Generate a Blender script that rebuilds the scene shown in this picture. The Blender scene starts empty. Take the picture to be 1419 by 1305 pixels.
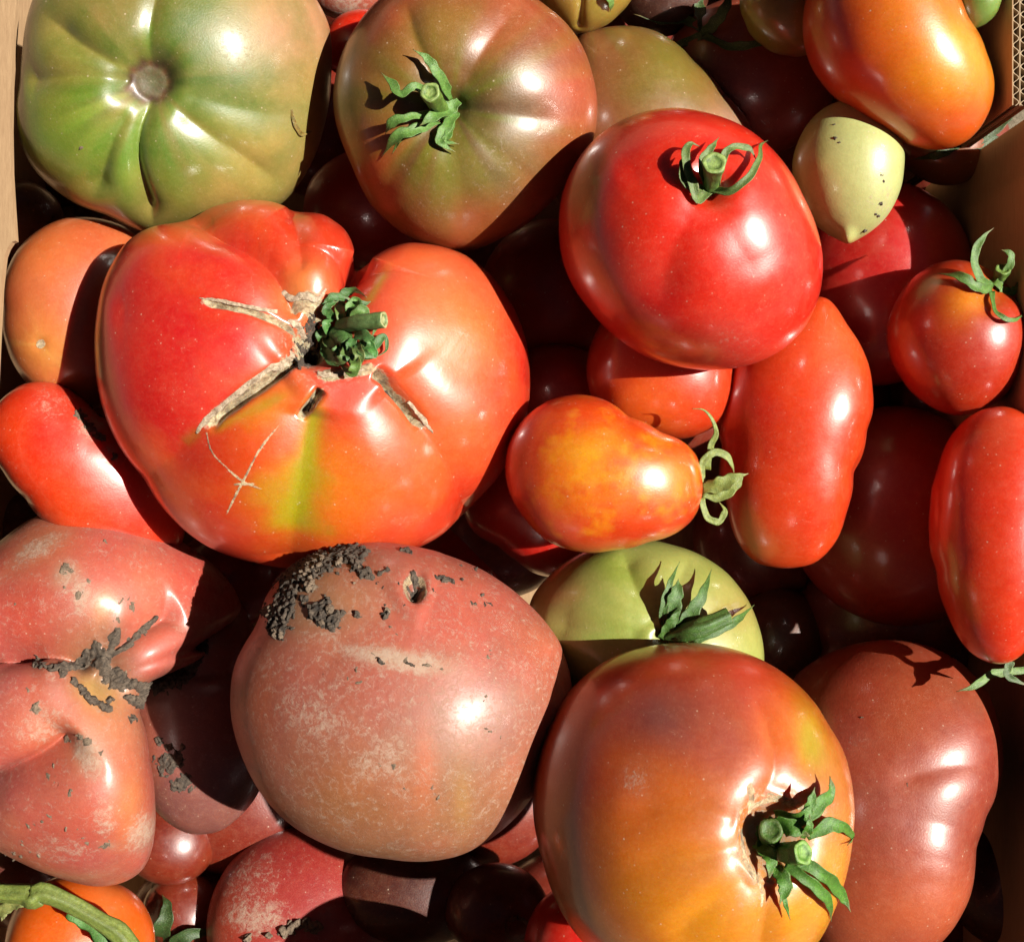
import bpy, math, random
import numpy as np
from mathutils import Vector
random.seed(4); RNG = np.random.default_rng(4)
# ---------------------------------------------------------------- camera, sky, sun, exposure
S = 0.00025                 # one unit of the layout grid is a quarter of a millimetre
W, H, D = 1419.0, 1305.0, 1500.0
BZ = 490                    # height of the layout's zero level above the box floor
scene = bpy.context.scene
cam_data = bpy.data.cameras.new('camera'); cam = bpy.data.objects.new('camera', cam_data)
scene.collection.objects.link(cam); scene.camera = cam
cam.location = (0, 0, (D + BZ) * S)
cam_data.sensor_fit = 'HORIZONTAL'; cam_data.sensor_width = 36.0
cam_data.lens = 36.0 * D / W
cam_data.clip_start = 0.01; cam_data.clip_end = 100
SUN_EL, SUN_AZ = math.radians(48), math.radians(4)       # azimuth measured from +x towards +y
sun_dir = Vector((math.cos(SUN_EL) * math.cos(SUN_AZ), math.cos(SUN_EL) * math.sin(SUN_AZ), math.sin(SUN_EL)))
world = bpy.data.worlds.new("World"); scene.world = world; world.use_nodes = True
wn = world.node_tree; bg = wn.nodes['Background']; sky = wn.nodes.new('ShaderNodeTexSky')
sky.sky_type = 'NISHITA'; sky.sun_disc = False; sky.sun_elevation = SUN_EL
sky.sun_rotation = math.pi / 2 - SUN_AZ; sky.air_density = 0.2; sky.dust_density = 0.1; sky.ozone_density = 0.5; sky.altitude = 2500
wb = wn.nodes.new('ShaderNodeMix'); wb.data_type = 'RGBA'; wb.blend_type = 'MULTIPLY'; wb.inputs[0].default_value = 1.0
wb.inputs[7].default_value = (1.0, 0.74, 0.46, 1)      # the photograph's warm white balance
wn.links.new(sky.outputs[0], wb.inputs[6]); wn.links.new(wb.outputs[2], bg.inputs[0]); bg.inputs[1].default_value = 0.05
sl = bpy.data.lights.new('sun', 'SUN'); sl.energy = 5.0; sl.angle = math.radians(0.53); sl.color = (1.0, 0.95, 0.86)
so = bpy.data.objects.new('sun', sl); scene.collection.objects.link(so)
so.rotation_euler = sun_dir.to_track_quat('Z', 'Y').to_euler(); so.location = (1, 0, 2)
scene.view_settings.view_transform = 'Standard'; scene.view_settings.look = 'None'
scene.cycles.max_bounces = 6; scene.cycles.diffuse_bounces = 4; scene.cycles.glossy_bounces = 3
scene.view_settings.exposure = 1.06; scene.view_settings.gamma = 1.0

# ---------------------------------------------------------------- helpers
CAM = np.array([0.0, 0.0, D])
def unproj(px, py, z):
    k = (D - z) / D
    return np.array([(px - W / 2) * k, (H / 2 - py) * k, z])
def proj(P):
    k = D / (D - P[:, 2])
    return W / 2 + P[:, 0] * k, H / 2 - P[:, 1] * k
def lin(c):
    c = np.array(c, float) / 255.0
    c = np.where(c <= 0.04045, c / 12.92, ((c + 0.055) / 1.055) ** 2.4)
    l = c @ np.array([0.25, 0.6, 0.15]); c = np.clip(l + (c - l) * 1.10, 0.004, 1) * 0.64
    return c * (np.array([1.0, 1.06, 0.95]) if c[0] > 2.5 * c[1] else 1.0)
def _hash(i, j, k, seed):
    n = (i * 73856093) ^ (j * 19349663) ^ (k * 83492791) ^ (seed * 2654435)
    n = (n ^ (n >> 13)) * 1274126177
    return ((n ^ (n >> 16)) & 0xffff) / 65535.0
def vnoise(P, seed=0):
    P = np.asarray(P, float); F = np.floor(P).astype(np.int64); f = P - F; f = f * f * (3 - 2 * f)
    r = 0
    for a in (0, 1):
        for b in (0, 1):
            for c in (0, 1):
                w = (f[:, 0] if a else 1 - f[:, 0]) * (f[:, 1] if b else 1 - f[:, 1]) * (f[:, 2] if c else 1 - f[:, 2])
                r = r + w * _hash(F[:, 0] + a, F[:, 1] + b, F[:, 2] + c, seed)
    return r * 2 - 1
def fbm(P, seed=0, o=3):
    r = 0; a = 1.0; t = 0
    for k in range(o):
        r = r + a * vnoise(P * 2 ** k + 17.3 * k, seed + k); t += a; a *= 0.5
    return r / t
_cs = {}
def cube_sphere(N):
    if N in _cs: return _cs[N]
    t = np.tan(np.linspace(-1, 1, N + 1) * math.pi / 4); A, B = np.meshgrid(t, t, indexing='ij'); o = np.ones_like(A)
    V = []; F = []; n = (N + 1) ** 2
    idx = np.arange(n).reshape(N + 1, N + 1)
    q = np.stack([idx[:-1, :-1], idx[1:, :-1], idx[1:, 1:], idx[:-1, 1:]], -1).reshape(-1, 4)
    for s, (X, Y, Z, fl) in enumerate([(A, B, o, 0), (A, B, -o, 1), (o, A, B, 0), (-o, A, B, 1), (B, o, A, 0), (B, -o, A, 1)]):
        V.append(np.stack([X, Y, Z], -1).reshape(-1, 3)); F.append((q[:, ::-1] if fl else q) + s * n)
    V = np.concatenate(V); F = np.concatenate(F)
    key = np.round(V * 1e6).astype(np.int64); _, first, inv = np.unique(key, axis=0, return_index=True, return_inverse=True)
    V = V[first]; F = inv.reshape(-1)[F]; V = V / np.linalg.norm(V, axis=1)[:, None]
    _cs[N] = (V, F); return _cs[N]
def poly_dist(px, py, pts):
    """distance to a polyline and the position along it, 0..1"""
    best = np.full(px.shape, 1e9); tt = np.zeros(px.shape)
    pts = np.array(pts, float); L = np.hypot(*(pts[1:] - pts[:-1]).T); tot = L.sum(); acc = 0
    for a, b, l in zip(pts[:-1], pts[1:], L):
        d = b - a; t = np.clip(((px - a[0]) * d[0] + (py - a[1]) * d[1]) / (l * l + 1e-9), 0, 1)
        dist = np.hypot(px - a[0] - t * d[0], py - a[1] - t * d[1]); m = dist < best
        best = np.where(m, dist, best); tt = np.where(m, (acc + t * l) / tot, tt); acc += l
    return best, tt
def smooth_pts(P, n=40):
    P = np.array(P, float)
    if len(P) == 2: 
        return P[0] + (P[1] - P[0]) * np.linspace(0, 1, n)[:, None]
    Q = np.vstack([2 * P[0] - P[1], P, 2 * P[-1] - P[-2]]); out = []; m = len(P) - 1
    for s in np.linspace(0, m - 1e-6, n):
        i = int(s); t = s - i; a, b, c, d = Q[i:i + 4]
        out.append(0.5 * ((2 * b) + (c - a) * t + (2 * a - 5 * b + 4 * c - d) * t * t + (3 * b - a - 3 * c + d) * t ** 3))
    return np.array(out)
def outline_radius(pts, sm=4.0):
    a = np.arctan2(pts[:, 1], pts[:, 0]); r = np.hypot(pts[:, 0], pts[:, 1]); o = np.argsort(a); a = a[o]; r = r[o]
    g = np.radians(np.arange(720) * 0.5 - 180)
    R = np.interp(g, np.concatenate([a - 2 * math.pi, a, a + 2 * math.pi]), np.tile(r, 3))
    k = np.exp(-0.5 * (np.arange(-120, 121) * 0.5 / sm) ** 2); k /= k.sum()
    R = np.convolve(np.concatenate([R[-120:], R, R[:120]]), k, 'valid')
    return g, R

# ---------------------------------------------------------------- materials
def new_mat(name):
    m = bpy.data.materials.new(name); m.use_nodes = True; nt = m.node_tree
    return m, nt, nt.nodes['Principled BSDF']
def N_(nt, t, **kw):
    n = nt.nodes.new(t)
    for k, v in kw.items():
        if k in n.inputs: n.inputs[k].default_value = v
        else: setattr(n, k, v)
    return n
def noise(nt, co, scale, detail=4, rough=0.6, dist=0.0):
    n = N_(nt, 'ShaderNodeTexNoise'); n.inputs['Scale'].default_value = scale; n.inputs['Detail'].default_value = detail
    n.inputs['Roughness'].default_value = rough; n.inputs['Distortion'].default_value = dist
    nt.links.new(co, n.inputs['Vector']); return n.outputs['Fac']
def ramp(nt, src, a, b, lo=0.0, hi=1.0):
    n = N_(nt, 'ShaderNodeMapRange'); n.inputs[1].default_value = a; n.inputs[2].default_value = b
    n.inputs[3].default_value = lo; n.inputs[4].default_value = hi; nt.links.new(src, n.inputs[0]); return n.outputs[0]
def mth(nt, op, a, b):
    n = N_(nt, 'ShaderNodeMath', operation=op)
    for i, x in enumerate((a, b)):
        if isinstance(x, (int, float)): n.inputs[i].default_value = x
        else: nt.links.new(x, n.inputs[i])
    return n.outputs[0]
def mix(nt, f, a, b, mode='MIX'):
    n = N_(nt, 'ShaderNodeMix', data_type='RGBA', blend_type=mode)
    for i, x in ((0, f), (6, a), (7, b)):
        if isinstance(x, (int, float)): n.inputs[i].default_value = x
        elif isinstance(x, (tuple, list)): n.inputs[i].default_value = (*x[:3], 1)
        else: nt.links.new(x, n.inputs[i])
    return n.outputs[2]
def coords(nt, out='Object'):
    return N_(nt, 'ShaderNodeTexCoord').outputs[out]
def attr(nt, name, out='Color'):
    return N_(nt, 'ShaderNodeAttribute', attribute_name=name).outputs[out]

def skin_material(name, rough=0.40, coat=0.9, sss=0.45, bump=0.28):
    m, nt, b = new_mat(name); L = nt.links
    co = coords(nt); col = attr(nt, 'col'); dust = attr(nt, 'dust', 'Fac'); cork = attr(nt, 'cork', 'Fac')
    # mottling of the flesh under the skin
    n1 = noise(nt, co, 55, 5, 0.6, 0.3); n2 = noise(nt, co, 260, 4, 0.65); n3 = noise(nt, co, 1500, 2, 0.6)
    c = mix(nt, ramp(nt, n1, 0.35, 0.7, 0, 0.22), col, mix(nt, 0.45, col, (0.40, 0.10, 0.02)))
    c = mix(nt, ramp(nt, n1, 0.62, 0.3, 0, 0.22), c, mix(nt, 1.0, col, (0.62, 0.5, 0.5), 'MULTIPLY'))
    c = mix(nt, ramp(nt, n2, 0.45, 0.72, 0, 0.20), c, mix(nt, 0.22, col, (0.48, 0.24, 0.10)))
    c = mix(nt, ramp(nt, n3, 0.5, 0.8, 0, 0.06), c, (0.48, 0.3, 0.2))
    n4 = noise(nt, co, 620, 6, 0.75, 0.4)
    c = mix(nt, ramp(nt, n4, 0.62, 0.32, 0, 0.40), c, mix(nt, 1.0, c, (0.72, 0.66, 0.66), 'MULTIPLY'))
    c = mix(nt, ramp(nt, n4, 0.52, 0.72, 0, 0.22), c, mix(nt, 0.16, c, (0.55, 0.33, 0.2)))
    # scattered pale specks and short scratches
    sp = N_(nt, 'ShaderNodeTexVoronoi'); sp.inputs['Scale'].default_value = 420; L.new(co, sp.inputs['Vector'])
    spk = mth(nt, 'MULTIPLY', ramp(nt, sp.outputs['Distance'], 0.16, 0.06), ramp(nt, n2, 0.50, 0.62))
    c = mix(nt, mth(nt, 'MULTIPLY', spk, 0.6), c, (0.48, 0.36, 0.26))
    sc1 = noise(nt, co, 130, 3, 0.5, 2.5); sc2 = noise(nt, co, 45, 3, 0.6)
    scf = mth(nt, 'MULTIPLY', ramp(nt, mth(nt, 'ABSOLUTE', mth(nt, 'SUBTRACT', sc1, 0.5), 0), 0.006, 0.0), ramp(nt, sc2, 0.52, 0.62))
    scf = mth(nt, 'MULTIPLY', scf, ramp(nt, n4, 0.45, 0.6))
    c = mix(nt, mth(nt, 'MULTIPLY', scf, 0.5), c, (0.45, 0.30, 0.2))
    # dry dust film
    dn = noise(nt, co, 650, 9, 0.82, 0.9); dn2 = noise(nt, co, 210, 6, 0.7, 1.5)
    dthr = mth(nt, 'ADD', mth(nt, 'MULTIPLY', dust, 0.34), mth(nt, 'ADD', mth(nt, 'MULTIPLY', dn, 0.8), mth(nt, 'MULTIPLY', dn2, 0.5)))
    dm = mth(nt, 'MULTIPLY', ramp(nt, dthr, 0.81, 1.0), ramp(nt, dust, 0.05, 0.4, 0.1, 0.8))
    dm = mth(nt, 'MAXIMUM', dm, mth(nt, 'MULTIPLY', dust, 0.12))
    c = mix(nt, dm, c, (0.34, 0.24, 0.175))
    # cork (scar tissue)
    kn = noise(nt, co, 500, 6, 0.7, 0.8); kn2 = noise(nt, co, 170, 4, 0.6, 0.5)
    kc = mix(nt, ramp(nt, kn, 0.35, 0.65), (0.15, 0.09, 0.045), (0.50, 0.38, 0.23))
    kc = mix(nt, ramp(nt, kn2, 0.5, 0.7, 0, 0.75), kc, (0.07, 0.045, 0.03))
    km = ramp(nt, mth(nt, 'ADD', cork, mth(nt, 'MULTIPLY', mth(nt, 'SUBTRACT', kn, 0.5), 0.7)), 0.38, 0.55)
    c = mix(nt, km, c, kc)
    L.new(c, b.inputs['Base Color'])
    rgh = mth(nt, 'ADD', ramp(nt, n2, 0.3, 0.8, rough - 0.05, rough + 0.08), mth(nt, 'ADD', mth(nt, 'MULTIPLY', dm, 0.4), mth(nt, 'MULTIPLY', km, 0.45)))
    rgh = mth(nt, 'ADD', rgh, mth(nt, 'MULTIPLY', dust, 0.10))
    L.new(rgh, b.inputs['Roughness'])
    inv = mth(nt, 'SUBTRACT', 1.0, mth(nt, 'MAXIMUM', km, mth(nt, 'MULTIPLY', dm, 1.2)))
    L.new(mth(nt, 'MULTIPLY', inv, mth(nt, 'SUBTRACT', coat, mth(nt, 'MULTIPLY', dust, coat * 0.75))), b.inputs['Coat Weight'])
    L.new(mth(nt, 'ADD', ramp(nt, n2, 0.3, 0.7, 0.15, 0.22), mth(nt, 'MULTIPLY', dust, 0.24)), b.inputs['Coat Roughness'])
    b.inputs['Specular IOR Level'].default_value = 0.5
    b.inputs['Subsurface Weight'].default_value = sss; b.inputs['Subsurface Radius'].default_value = (1.0, 0.28, 0.12)
    b.inputs['Subsurface Scale'].default_value = 0.009
    hgt = mth(nt, 'ADD', mth(nt, 'MULTIPLY', n2, 0.25), mth(nt, 'MULTIPLY', n3, 0.22))
    hgt = mth(nt, 'ADD', hgt, mth(nt, 'ADD', mth(nt, 'MULTIPLY', dm, 0.30), mth(nt, 'MULTIPLY', km, mth(nt, 'MULTIPLY', kn, 3.5))))
    bm = N_(nt, 'ShaderNodeBump'); bm.inputs['Strength'].default_value = bump; bm.inputs['Distance'].default_value = 0.0006
    L.new(hgt, bm.inputs['Height']); L.new(bm.outputs[0], b.inputs['Normal'])
    return m
SKIN = skin_material('tomato_skin')
SKIN_MATT = skin_material('bloomy_tomato_skin', 0.44, 0.6, 0.08, 0.45)
SKIN_DUSTY = skin_material('dusty_tomato_skin', 0.46, 0.5, 0.16, 0.5)
def leaf_material():
    m, nt, b = new_mat('calyx_green'); co = coords(nt); col = attr(nt, 'col')
    n1 = noise(nt, co, 700, 5, 0.7); n2 = noise(nt, co, 2600, 3, 0.6)
    c = mix(nt, ramp(nt, n1, 0.30, 0.62, 0, 0.8), col, mix(nt, 1.0, col, (0.38, 0.44, 0.34), 'MULTIPLY'))
    c = mix(nt, ramp(nt, n2, 0.55, 0.75, 0, 0.45), c, (0.27, 0.33, 0.16))
    nt.links.new(c, b.inputs['Base Color']); b.inputs['Roughness'].default_value = 0.5
    b.inputs['Subsurface Weight'].default_value = 0.12; b.inputs['Subsurface Scale'].default_value = 0.001
    bm = N_(nt, 'ShaderNodeBump'); bm.inputs['Strength'].default_value = 0.6; bm.inputs['Distance'].default_value = 0.0003
    nt.links.new(mth(nt, 'ADD', n1, n2), bm.inputs['Height']); nt.links.new(bm.outputs[0], b.inputs['Normal'])
    return m
LEAF = leaf_material()
def soil_material(name, c1, c2):
    m, nt, b = new_mat(name); co = coords(nt); n1 = noise(nt, co, 600, 8, 0.7, 0.4); n2 = noise(nt, co, 2500, 3, 0.6)
    nt.links.new(mix(nt, ramp(nt, n1, 0.35, 0.65), c1, c2), b.inputs['Base Color']); b.inputs['Roughness'].default_value = 0.92
    bm = N_(nt, 'ShaderNodeBump'); bm.inputs['Strength'].default_value = 0.9; bm.inputs['Distance'].default_value = 0.0007
    nt.links.new(mth(nt, 'ADD', n1, mth(nt, 'MULTIPLY', n2, .5)), bm.inputs['Height']); nt.links.new(bm.outputs[0], b.inputs['Normal']); return m
SOIL = soil_material('dried_soil', (0.065, 0.044, 0.028), (0.21, 0.15, 0.10))
SOIL_DAMP = soil_material('damp_soil', (0.03, 0.022, 0.016), (0.13, 0.095, 0.066))
MUD_AND_SHADE = soil_material('dark_soil_and_shade', (0.016, 0.012, 0.009), (0.10, 0.072, 0.05))
def card_material(name, base, dark):
    m, nt, b = new_mat(name); co = coords(nt)
    mp = N_(nt, 'ShaderNodeMapping'); mp.inputs['Scale'].default_value = (1, 0.15, 1); nt.links.new(co, mp.inputs['Vector'])
    n1 = noise(nt, mp.outputs[0], 900, 6, 0.7); n2 = noise(nt, co, 60, 4, 0.6)
    c = mix(nt, ramp(nt, n1, 0.3, 0.7), dark, base); c = mix(nt, ramp(nt, n2, 0.35, 0.7, 0, 0.4), c, dark)
    nt.links.new(c, b.inputs['Base Color']); b.inputs['Roughness'].default_value = 0.85
    bm = N_(nt, 'ShaderNodeBump'); bm.inputs['Strength'].default_value = 0.35; bm.inputs['Distance'].default_value = 0.0004
    nt.links.new(n1, bm.inputs['Height']); nt.links.new(bm.outputs[0], b.inputs['Normal']); return m
CORK = soil_material('cork_tissue', (0.17, 0.11, 0.065), (0.52, 0.41, 0.29))
CARD = card_material('kraft_cardboard', (0.33, 0.21, 0.11), (0.25, 0.15, 0.075))
CARD_EDGE = card_material('cut_cardboard_edge', (0.40, 0.30, 0.19), (0.28, 0.19, 0.11))

# ---------------------------------------------------------------- mesh + object plumbing
def mesh_obj(name, V, F, mat, parent=None, col=None, dust=None, cork=None, origin=None, smooth=True):
    """V in layout units; the object gets real-size vertices relative to its parent's origin"""
    org = np.array(origin if origin is not None else (parent['_org'] if parent is not None else (0, 0, 0)), float)
    me = bpy.data.meshes.new(name)
    P = (np.asarray(V, float) - org) * S
    F = np.asarray(F); n = F.shape[1]
    me.vertices.add(len(P)); me.vertices.foreach_set('co', P.astype(np.float32).ravel())
    me.loops.add(F.size); me.loops.foreach_set('vertex_index', F.astype(np.int32).ravel())
    me.polygons.add(len(F)); me.polygons.foreach_set('loop_start', np.arange(0, F.size, n, dtype=np.int32))
    me.polygons.foreach_set('loop_total', np.full(len(F), n, np.int32))
    me.polygons.foreach_set('use_smooth', np.full(len(F), smooth))
    me.update(calc_edges=True); me.validate()
    me.materials.append(mat)
    if col is not None:
        a = me.color_attributes.new('col', 'FLOAT_COLOR', 'POINT'); c = np.ones((len(P), 4), np.float32); c[:, :3] = col
        a.data.foreach_set('color', c.ravel())
    for nm, arr in (('dust', dust), ('cork', cork)):
        if arr is not None:
            a = me.attributes.new(nm, 'FLOAT', 'POINT'); a.data.foreach_set('value', np.asarray(arr, np.float32))
    o = bpy.data.objects.new(name, me); scene.collection.objects.link(o)
    if parent is not None: o.parent = parent
    else: o.location = (org[0] * S, org[1] * S, (org[2] + BZ) * S)
    return o
def thing(name, label, cat, org, group=None):
    o = bpy.data.objects.new(name, None); scene.collection.objects.link(o); o.empty_display_size = 0.01
    o.location = (org[0] * S, org[1] * S, (org[2] + BZ) * S)
    o['label'] = label; o['category'] = cat
    if group: o['group'] = group
    o['_org'] = [float(x) for x in org]
    return o

# ---------------------------------------------------------------- fruit
class Fruit:
    def __init__(s, outline, z, h, center=None, N=60, n=2.1, hb=None, sm=4.0, lump=0.012, seed=1):
        pts = np.array(outline, float)
        if pts.ndim == 1: 
            cx, cy, r = pts[:3]; r2 = pts[3] if len(pts) > 3 else r
            a = np.linspace(0, 2 * math.pi, 24, endpoint=False); wob = 1 + 0.025 * np.sin(2 * a + seed) + 0.015 * np.sin(3 * a + seed * 2)
            pts = np.stack([cx + r * wob * np.cos(a), cy + r2 * wob * np.sin(a)], -1); center = (cx, cy)
        if center is None: center = (0.5 * (pts[:, 0].min() + pts[:, 0].max()), 0.5 * (pts[:, 1].min() + pts[:, 1].max()))
        c = unproj(center[0], center[1], z); s.c = c; v = CAM - c; v /= np.linalg.norm(v); s.v = v
        u = np.cross([0, 1, 0], v); u /= np.linalg.norm(u); w = np.cross(v, u)
        loc = []
        for p in pts:
            d = unproj(p[0], p[1], 0) - CAM; t = np.dot(c - CAM, v) / np.dot(d, v); q = CAM + d * t - c
            loc.append((q @ u, q @ w))
        g, R = outline_radius(np.array(loc), sm)
        Vs, F = cube_sphere(N); dx, dy, dz = Vs.T
        ce = np.hypot(dx, dy); phi = np.arctan2(dy, dx); Rv = np.interp(phi, np.append(g, math.pi), np.append(R, R[0]))
        R2 = outline_radius(np.array(loc), 24.0)[1]; bl = np.clip(ce, 0, 1) ** 3
        Rv = Rv * bl + np.interp(phi, np.append(g, math.pi), np.append(R2, R2[0])) * (1 - bl)
        k = 1 / (ce ** n + np.abs(dz) ** n) ** (1 / n)
        hz = np.where(dz > 0, h, hb if hb else h * 0.92)
        P = c + (Rv * ce * k)[:, None] * (np.cos(phi)[:, None] * u + np.sin(phi)[:, None] * w) + (hz * dz * k)[:, None] * v
        rm = R.mean(); s.rm = rm
        rad = P - c; rad /= np.linalg.norm(rad, axis=1)[:, None] + 1e-9
        q = (P - c) / rm
        P = P + rad * (rm * lump * fbm(q * 1.6 + seed * 9.1, seed, 3))[:, None]
        s.P, s.F, s.rad, s.seed = P, F, rad, seed
        t = np.clip((dz + 0.15) / 0.4, 0, 1); s.fw = t * t * (3 - 2 * t)
        s.px, s.py = proj(P); s.q = q
        s.col = np.zeros((len(P), 3)) + 0.3; s.dust = np.zeros(len(P)); s.cork = np.zeros(len(P)); s.grid = None
    def base(s, rgb): s.col[:] = lin(rgb); return s
    def wob(s, f=2.5, a=0.3, sd=3): return fbm(s.q * f + s.seed * 3.7, sd + s.seed, 3) * a
    def groove(s, pts, w, d, p=1.3, taper=(0.25, 0.3), noise=0.0):
        pts = smooth_pts(pts, 14)[:, :2]; dist, t = poly_dist(s.px, s.py, pts)
        if noise: dist = np.abs(dist + noise * fbm(s.q * 14, 9, 2))
        tp = np.clip(t / max(taper[0], 1e-3), 0, 1) * np.clip((1 - t) / max(taper[1], 1e-3), 0, 1)
        tp = tp * tp * (3 - 2 * tp)
        s.P = s.P - s.rad * (d * np.exp(-(dist / w) ** p) * tp * s.fw)[:, None]; return s
    def pit(s, x, y, r, d, p=2.0, ry=None):
        dist = np.hypot((s.px - x) / r, (s.py - y) / (ry or r)); s.P = s.P - s.rad * (d * np.exp(-dist ** p) * s.fw)[:, None]; return s
    def ribs(s, x, y, k, d, r0, r1, ph=0.0, jit=0.35):
        """ribs spreading from the stem end at x, y"""
        a = np.arctan2(s.py - y, s.px - x); dist = np.hypot(s.px - x, s.py - y)
        aa = a * k + ph + jit * k * 0.5 * np.sin(a * 2 + s.seed) ; f = -np.abs(np.cos(aa / 2)) ** 6
        e = np.clip(dist / r0, 0, 1) * np.clip((r1 - dist) / (r1 * 0.6), 0, 1)
        s.P = s.P + s.rad * (d * f * e * s.fw)[:, None]; return s
    def splat(s, x, y, r, rgb, a=1.0, ry=None, rot=0, wob=0.35, p=2.0):
        cx, sx = math.cos(math.radians(rot)), math.sin(math.radians(rot)); X = s.px - x; Y = s.py - y
        u, v = X * cx + Y * sx, -X * sx + Y * cx
        d = np.hypot(u / r, v / (ry or r)) + s.wob(3.0, wob, int(x) % 17)
        w = a * np.exp(-np.maximum(d, 0) ** p); s.col = s.col * (1 - w[:, None]) + lin(rgb) * w[:, None]; return s
    def line(s, pts, w, rgb, a=1.0, wob=0.4, p=2.0):
        dist, t = poly_dist(s.px, s.py, smooth_pts(pts, 14)[:, :2]); dist = dist / w + s.wob(4.0, wob, int(pts[0][0]) % 13)
        k = a * np.exp(-np.maximum(dist, 0) ** p) * np.clip(t * 6 + .4, 0, 1) * np.clip((1 - t) * 5 + .2, 0, 1)
        s.col = s.col * (1 - k[:, None]) + lin(rgb) * k[:, None]; return s
    def mottle(s, rgb, a=0.5, f=5.0, lo=-0.1, hi=0.5, seed=71):
        w = np.clip((fbm(s.q * f + 31, seed + s.seed, 4) - lo) / (hi - lo), 0, 1) * a
        s.col = s.col * (1 - w[:, None]) + lin(rgb) * w[:, None]; return s
    def streaks(s, x, y, rgb, a=0.6, k=9, rmax=160, ph=0, pw=2.0):
        an = np.arctan2(s.py - y, s.px - x); dist = np.hypot(s.px - x, s.py - y)
        Q = np.stack([np.cos(an) * k / 3, np.sin(an) * k / 3, dist / 260 + ph], -1)
        f = np.clip(fbm(Q, 21 + s.seed, 2) * 1.6 + 0.3, 0, 1) ** 1.3 * np.exp(-(dist / rmax) ** pw) * a * s.fw
        s.col = s.col * (1 - f[:, None]) + lin(rgb) * f[:, None]; return s
    def dusty(s, x, y, r, a=1.0, ry=None, rot=0):
        cx, sx = math.cos(math.radians(rot)), math.sin(math.radians(rot)); X = s.px - x; Y = s.py - y
        d = np.hypot((X * cx + Y * sx) / r, (-X * sx + Y * cx) / (ry or r)) + s.wob(4, 0.4, int(x) % 11)
        s.dust = np.maximum(s.dust, a * np.exp(-np.maximum(d, 0) ** 2.5)); return s
    def scar(s, pts, w, a=1.0, wob=0.25):
        dist, t = poly_dist(s.px, s.py, smooth_pts(pts, 14)[:, :2])
        dist = dist / w + wob * fbm(s.q * 12, 5, 2)
        tp = np.clip((1 - t) * 6 + 0.45, 0, 1) * np.clip(t * 6 + 0.45, 0, 1)
        s.cork = np.maximum(s.cork, a * np.clip(1.3 - dist, 0, 1) * tp * s.fw); return s
    def scar_spot(s, x, y, r, a=1.0, ry=None, ring=None):
        d = np.hypot((s.px - x) / r, (s.py - y) / (ry or r)) + 0.25 * fbm(s.q * 9, 6, 2)
        k = np.clip((1.25 - d) * 2, 0, 1) if ring is None else np.clip(1 - np.abs(d - 1) / ring, 0, 1)
        s.cork = np.maximum(s.cork, a * k * s.fw); return s
    def build(s, name, label, cat='tomato', mat=None, group='tomatoes piled in the cardboard box', extra=None):
        P = s.P; F = s.F; col = s.col; dust = s.dust; cork = s.cork
        if extra is not None:
            F = np.vstack([F, extra.F + len(P)]); P = np.vstack([P, extra.P]); col = np.vstack([col, extra.col])
            dust = np.append(dust, extra.dust); cork = np.append(cork, extra.cork)
        org = (s.c[0], s.c[1], P[:, 2].min())
        s.root = thing(name, label, cat, org, group)
        # outward faces
        a, b, c_ = s.P[s.F[:, 0]], s.P[s.F[:, 1]], s.P[s.F[:, 2]]
        if np.mean(np.einsum('ij,ij->i', np.cross(b - a, c_ - a), s.rad[s.F[:, 0]])) < 0: F = F[:, ::-1]
        s.body = mesh_obj('fruit', P, F, mat or SKIN, s.root, col, dust, cork)
        fr = s.fw > 0.3; s.fx, s.fy = proj(s.P[fr]); s.fz = s.P[fr][:, 2]
        return s
    def surf(s, x, y):
        d = np.hypot(s.fx - x, s.fy - y); i = np.argpartition(d, 4)[:4]
        if d[i].min() > 8: return None
        w = 1 / (d[i] + 0.5); return float((s.fz[i] * w).sum() / w.sum())
    # --- parts growing on the fruit
    def path(s, pts, n=26):
        """pts (px, py, height over the skin, half width) -> world positions, half widths"""
        Z = []; last = s.c[2]
        for p in pts:
            z = s.surf(p[0], p[1]); last = z if z is not None else last - 4; Z.append(last + p[2])
        A = smooth_pts([[p[0], p[1], z, p[3]] for p, z in zip(pts, Z)], n)
        return np.array([unproj(a[0], a[1], a[2]) for a in A]), np.maximum(A[:, 3], 0.35)
    def sepal(s, pts, col=(92, 128, 58), tip=(128, 100, 62), fold=0.42, th=0.65, twist=0.0, tipfrac=0.2):
        C, w = s.path(pts); return strip('sepal', C, w * 1.06, s.root, col, tip, fold, th, twist, tipfrac)
    def stem(s, pts, col=(110, 140, 62), cut=(165, 180, 110), name='stem', ridge=0.05):
        C, w = s.path(pts, 16); return stalk(name, C, w, s.root, col, cut, ridge)
    def crumbs(s, n, box, r=(1.8, 4.0), h=1.3, seed=1, mat=None):
        g = np.random.default_rng(seed); x0, y0, x1, y1 = box; sp = []
        while len(sp) < n:
            cx, cy = g.uniform(x0, x1), g.uniform(y0, y1)
            for k in range(int(g.integers(1, 5))): sp.append((cx + g.normal(0, 9), cy + g.normal(0, 7), g.uniform(*r)))
        return s.crust(cover(*sp), h, mat, scale=.3, seed=seed)
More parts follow.
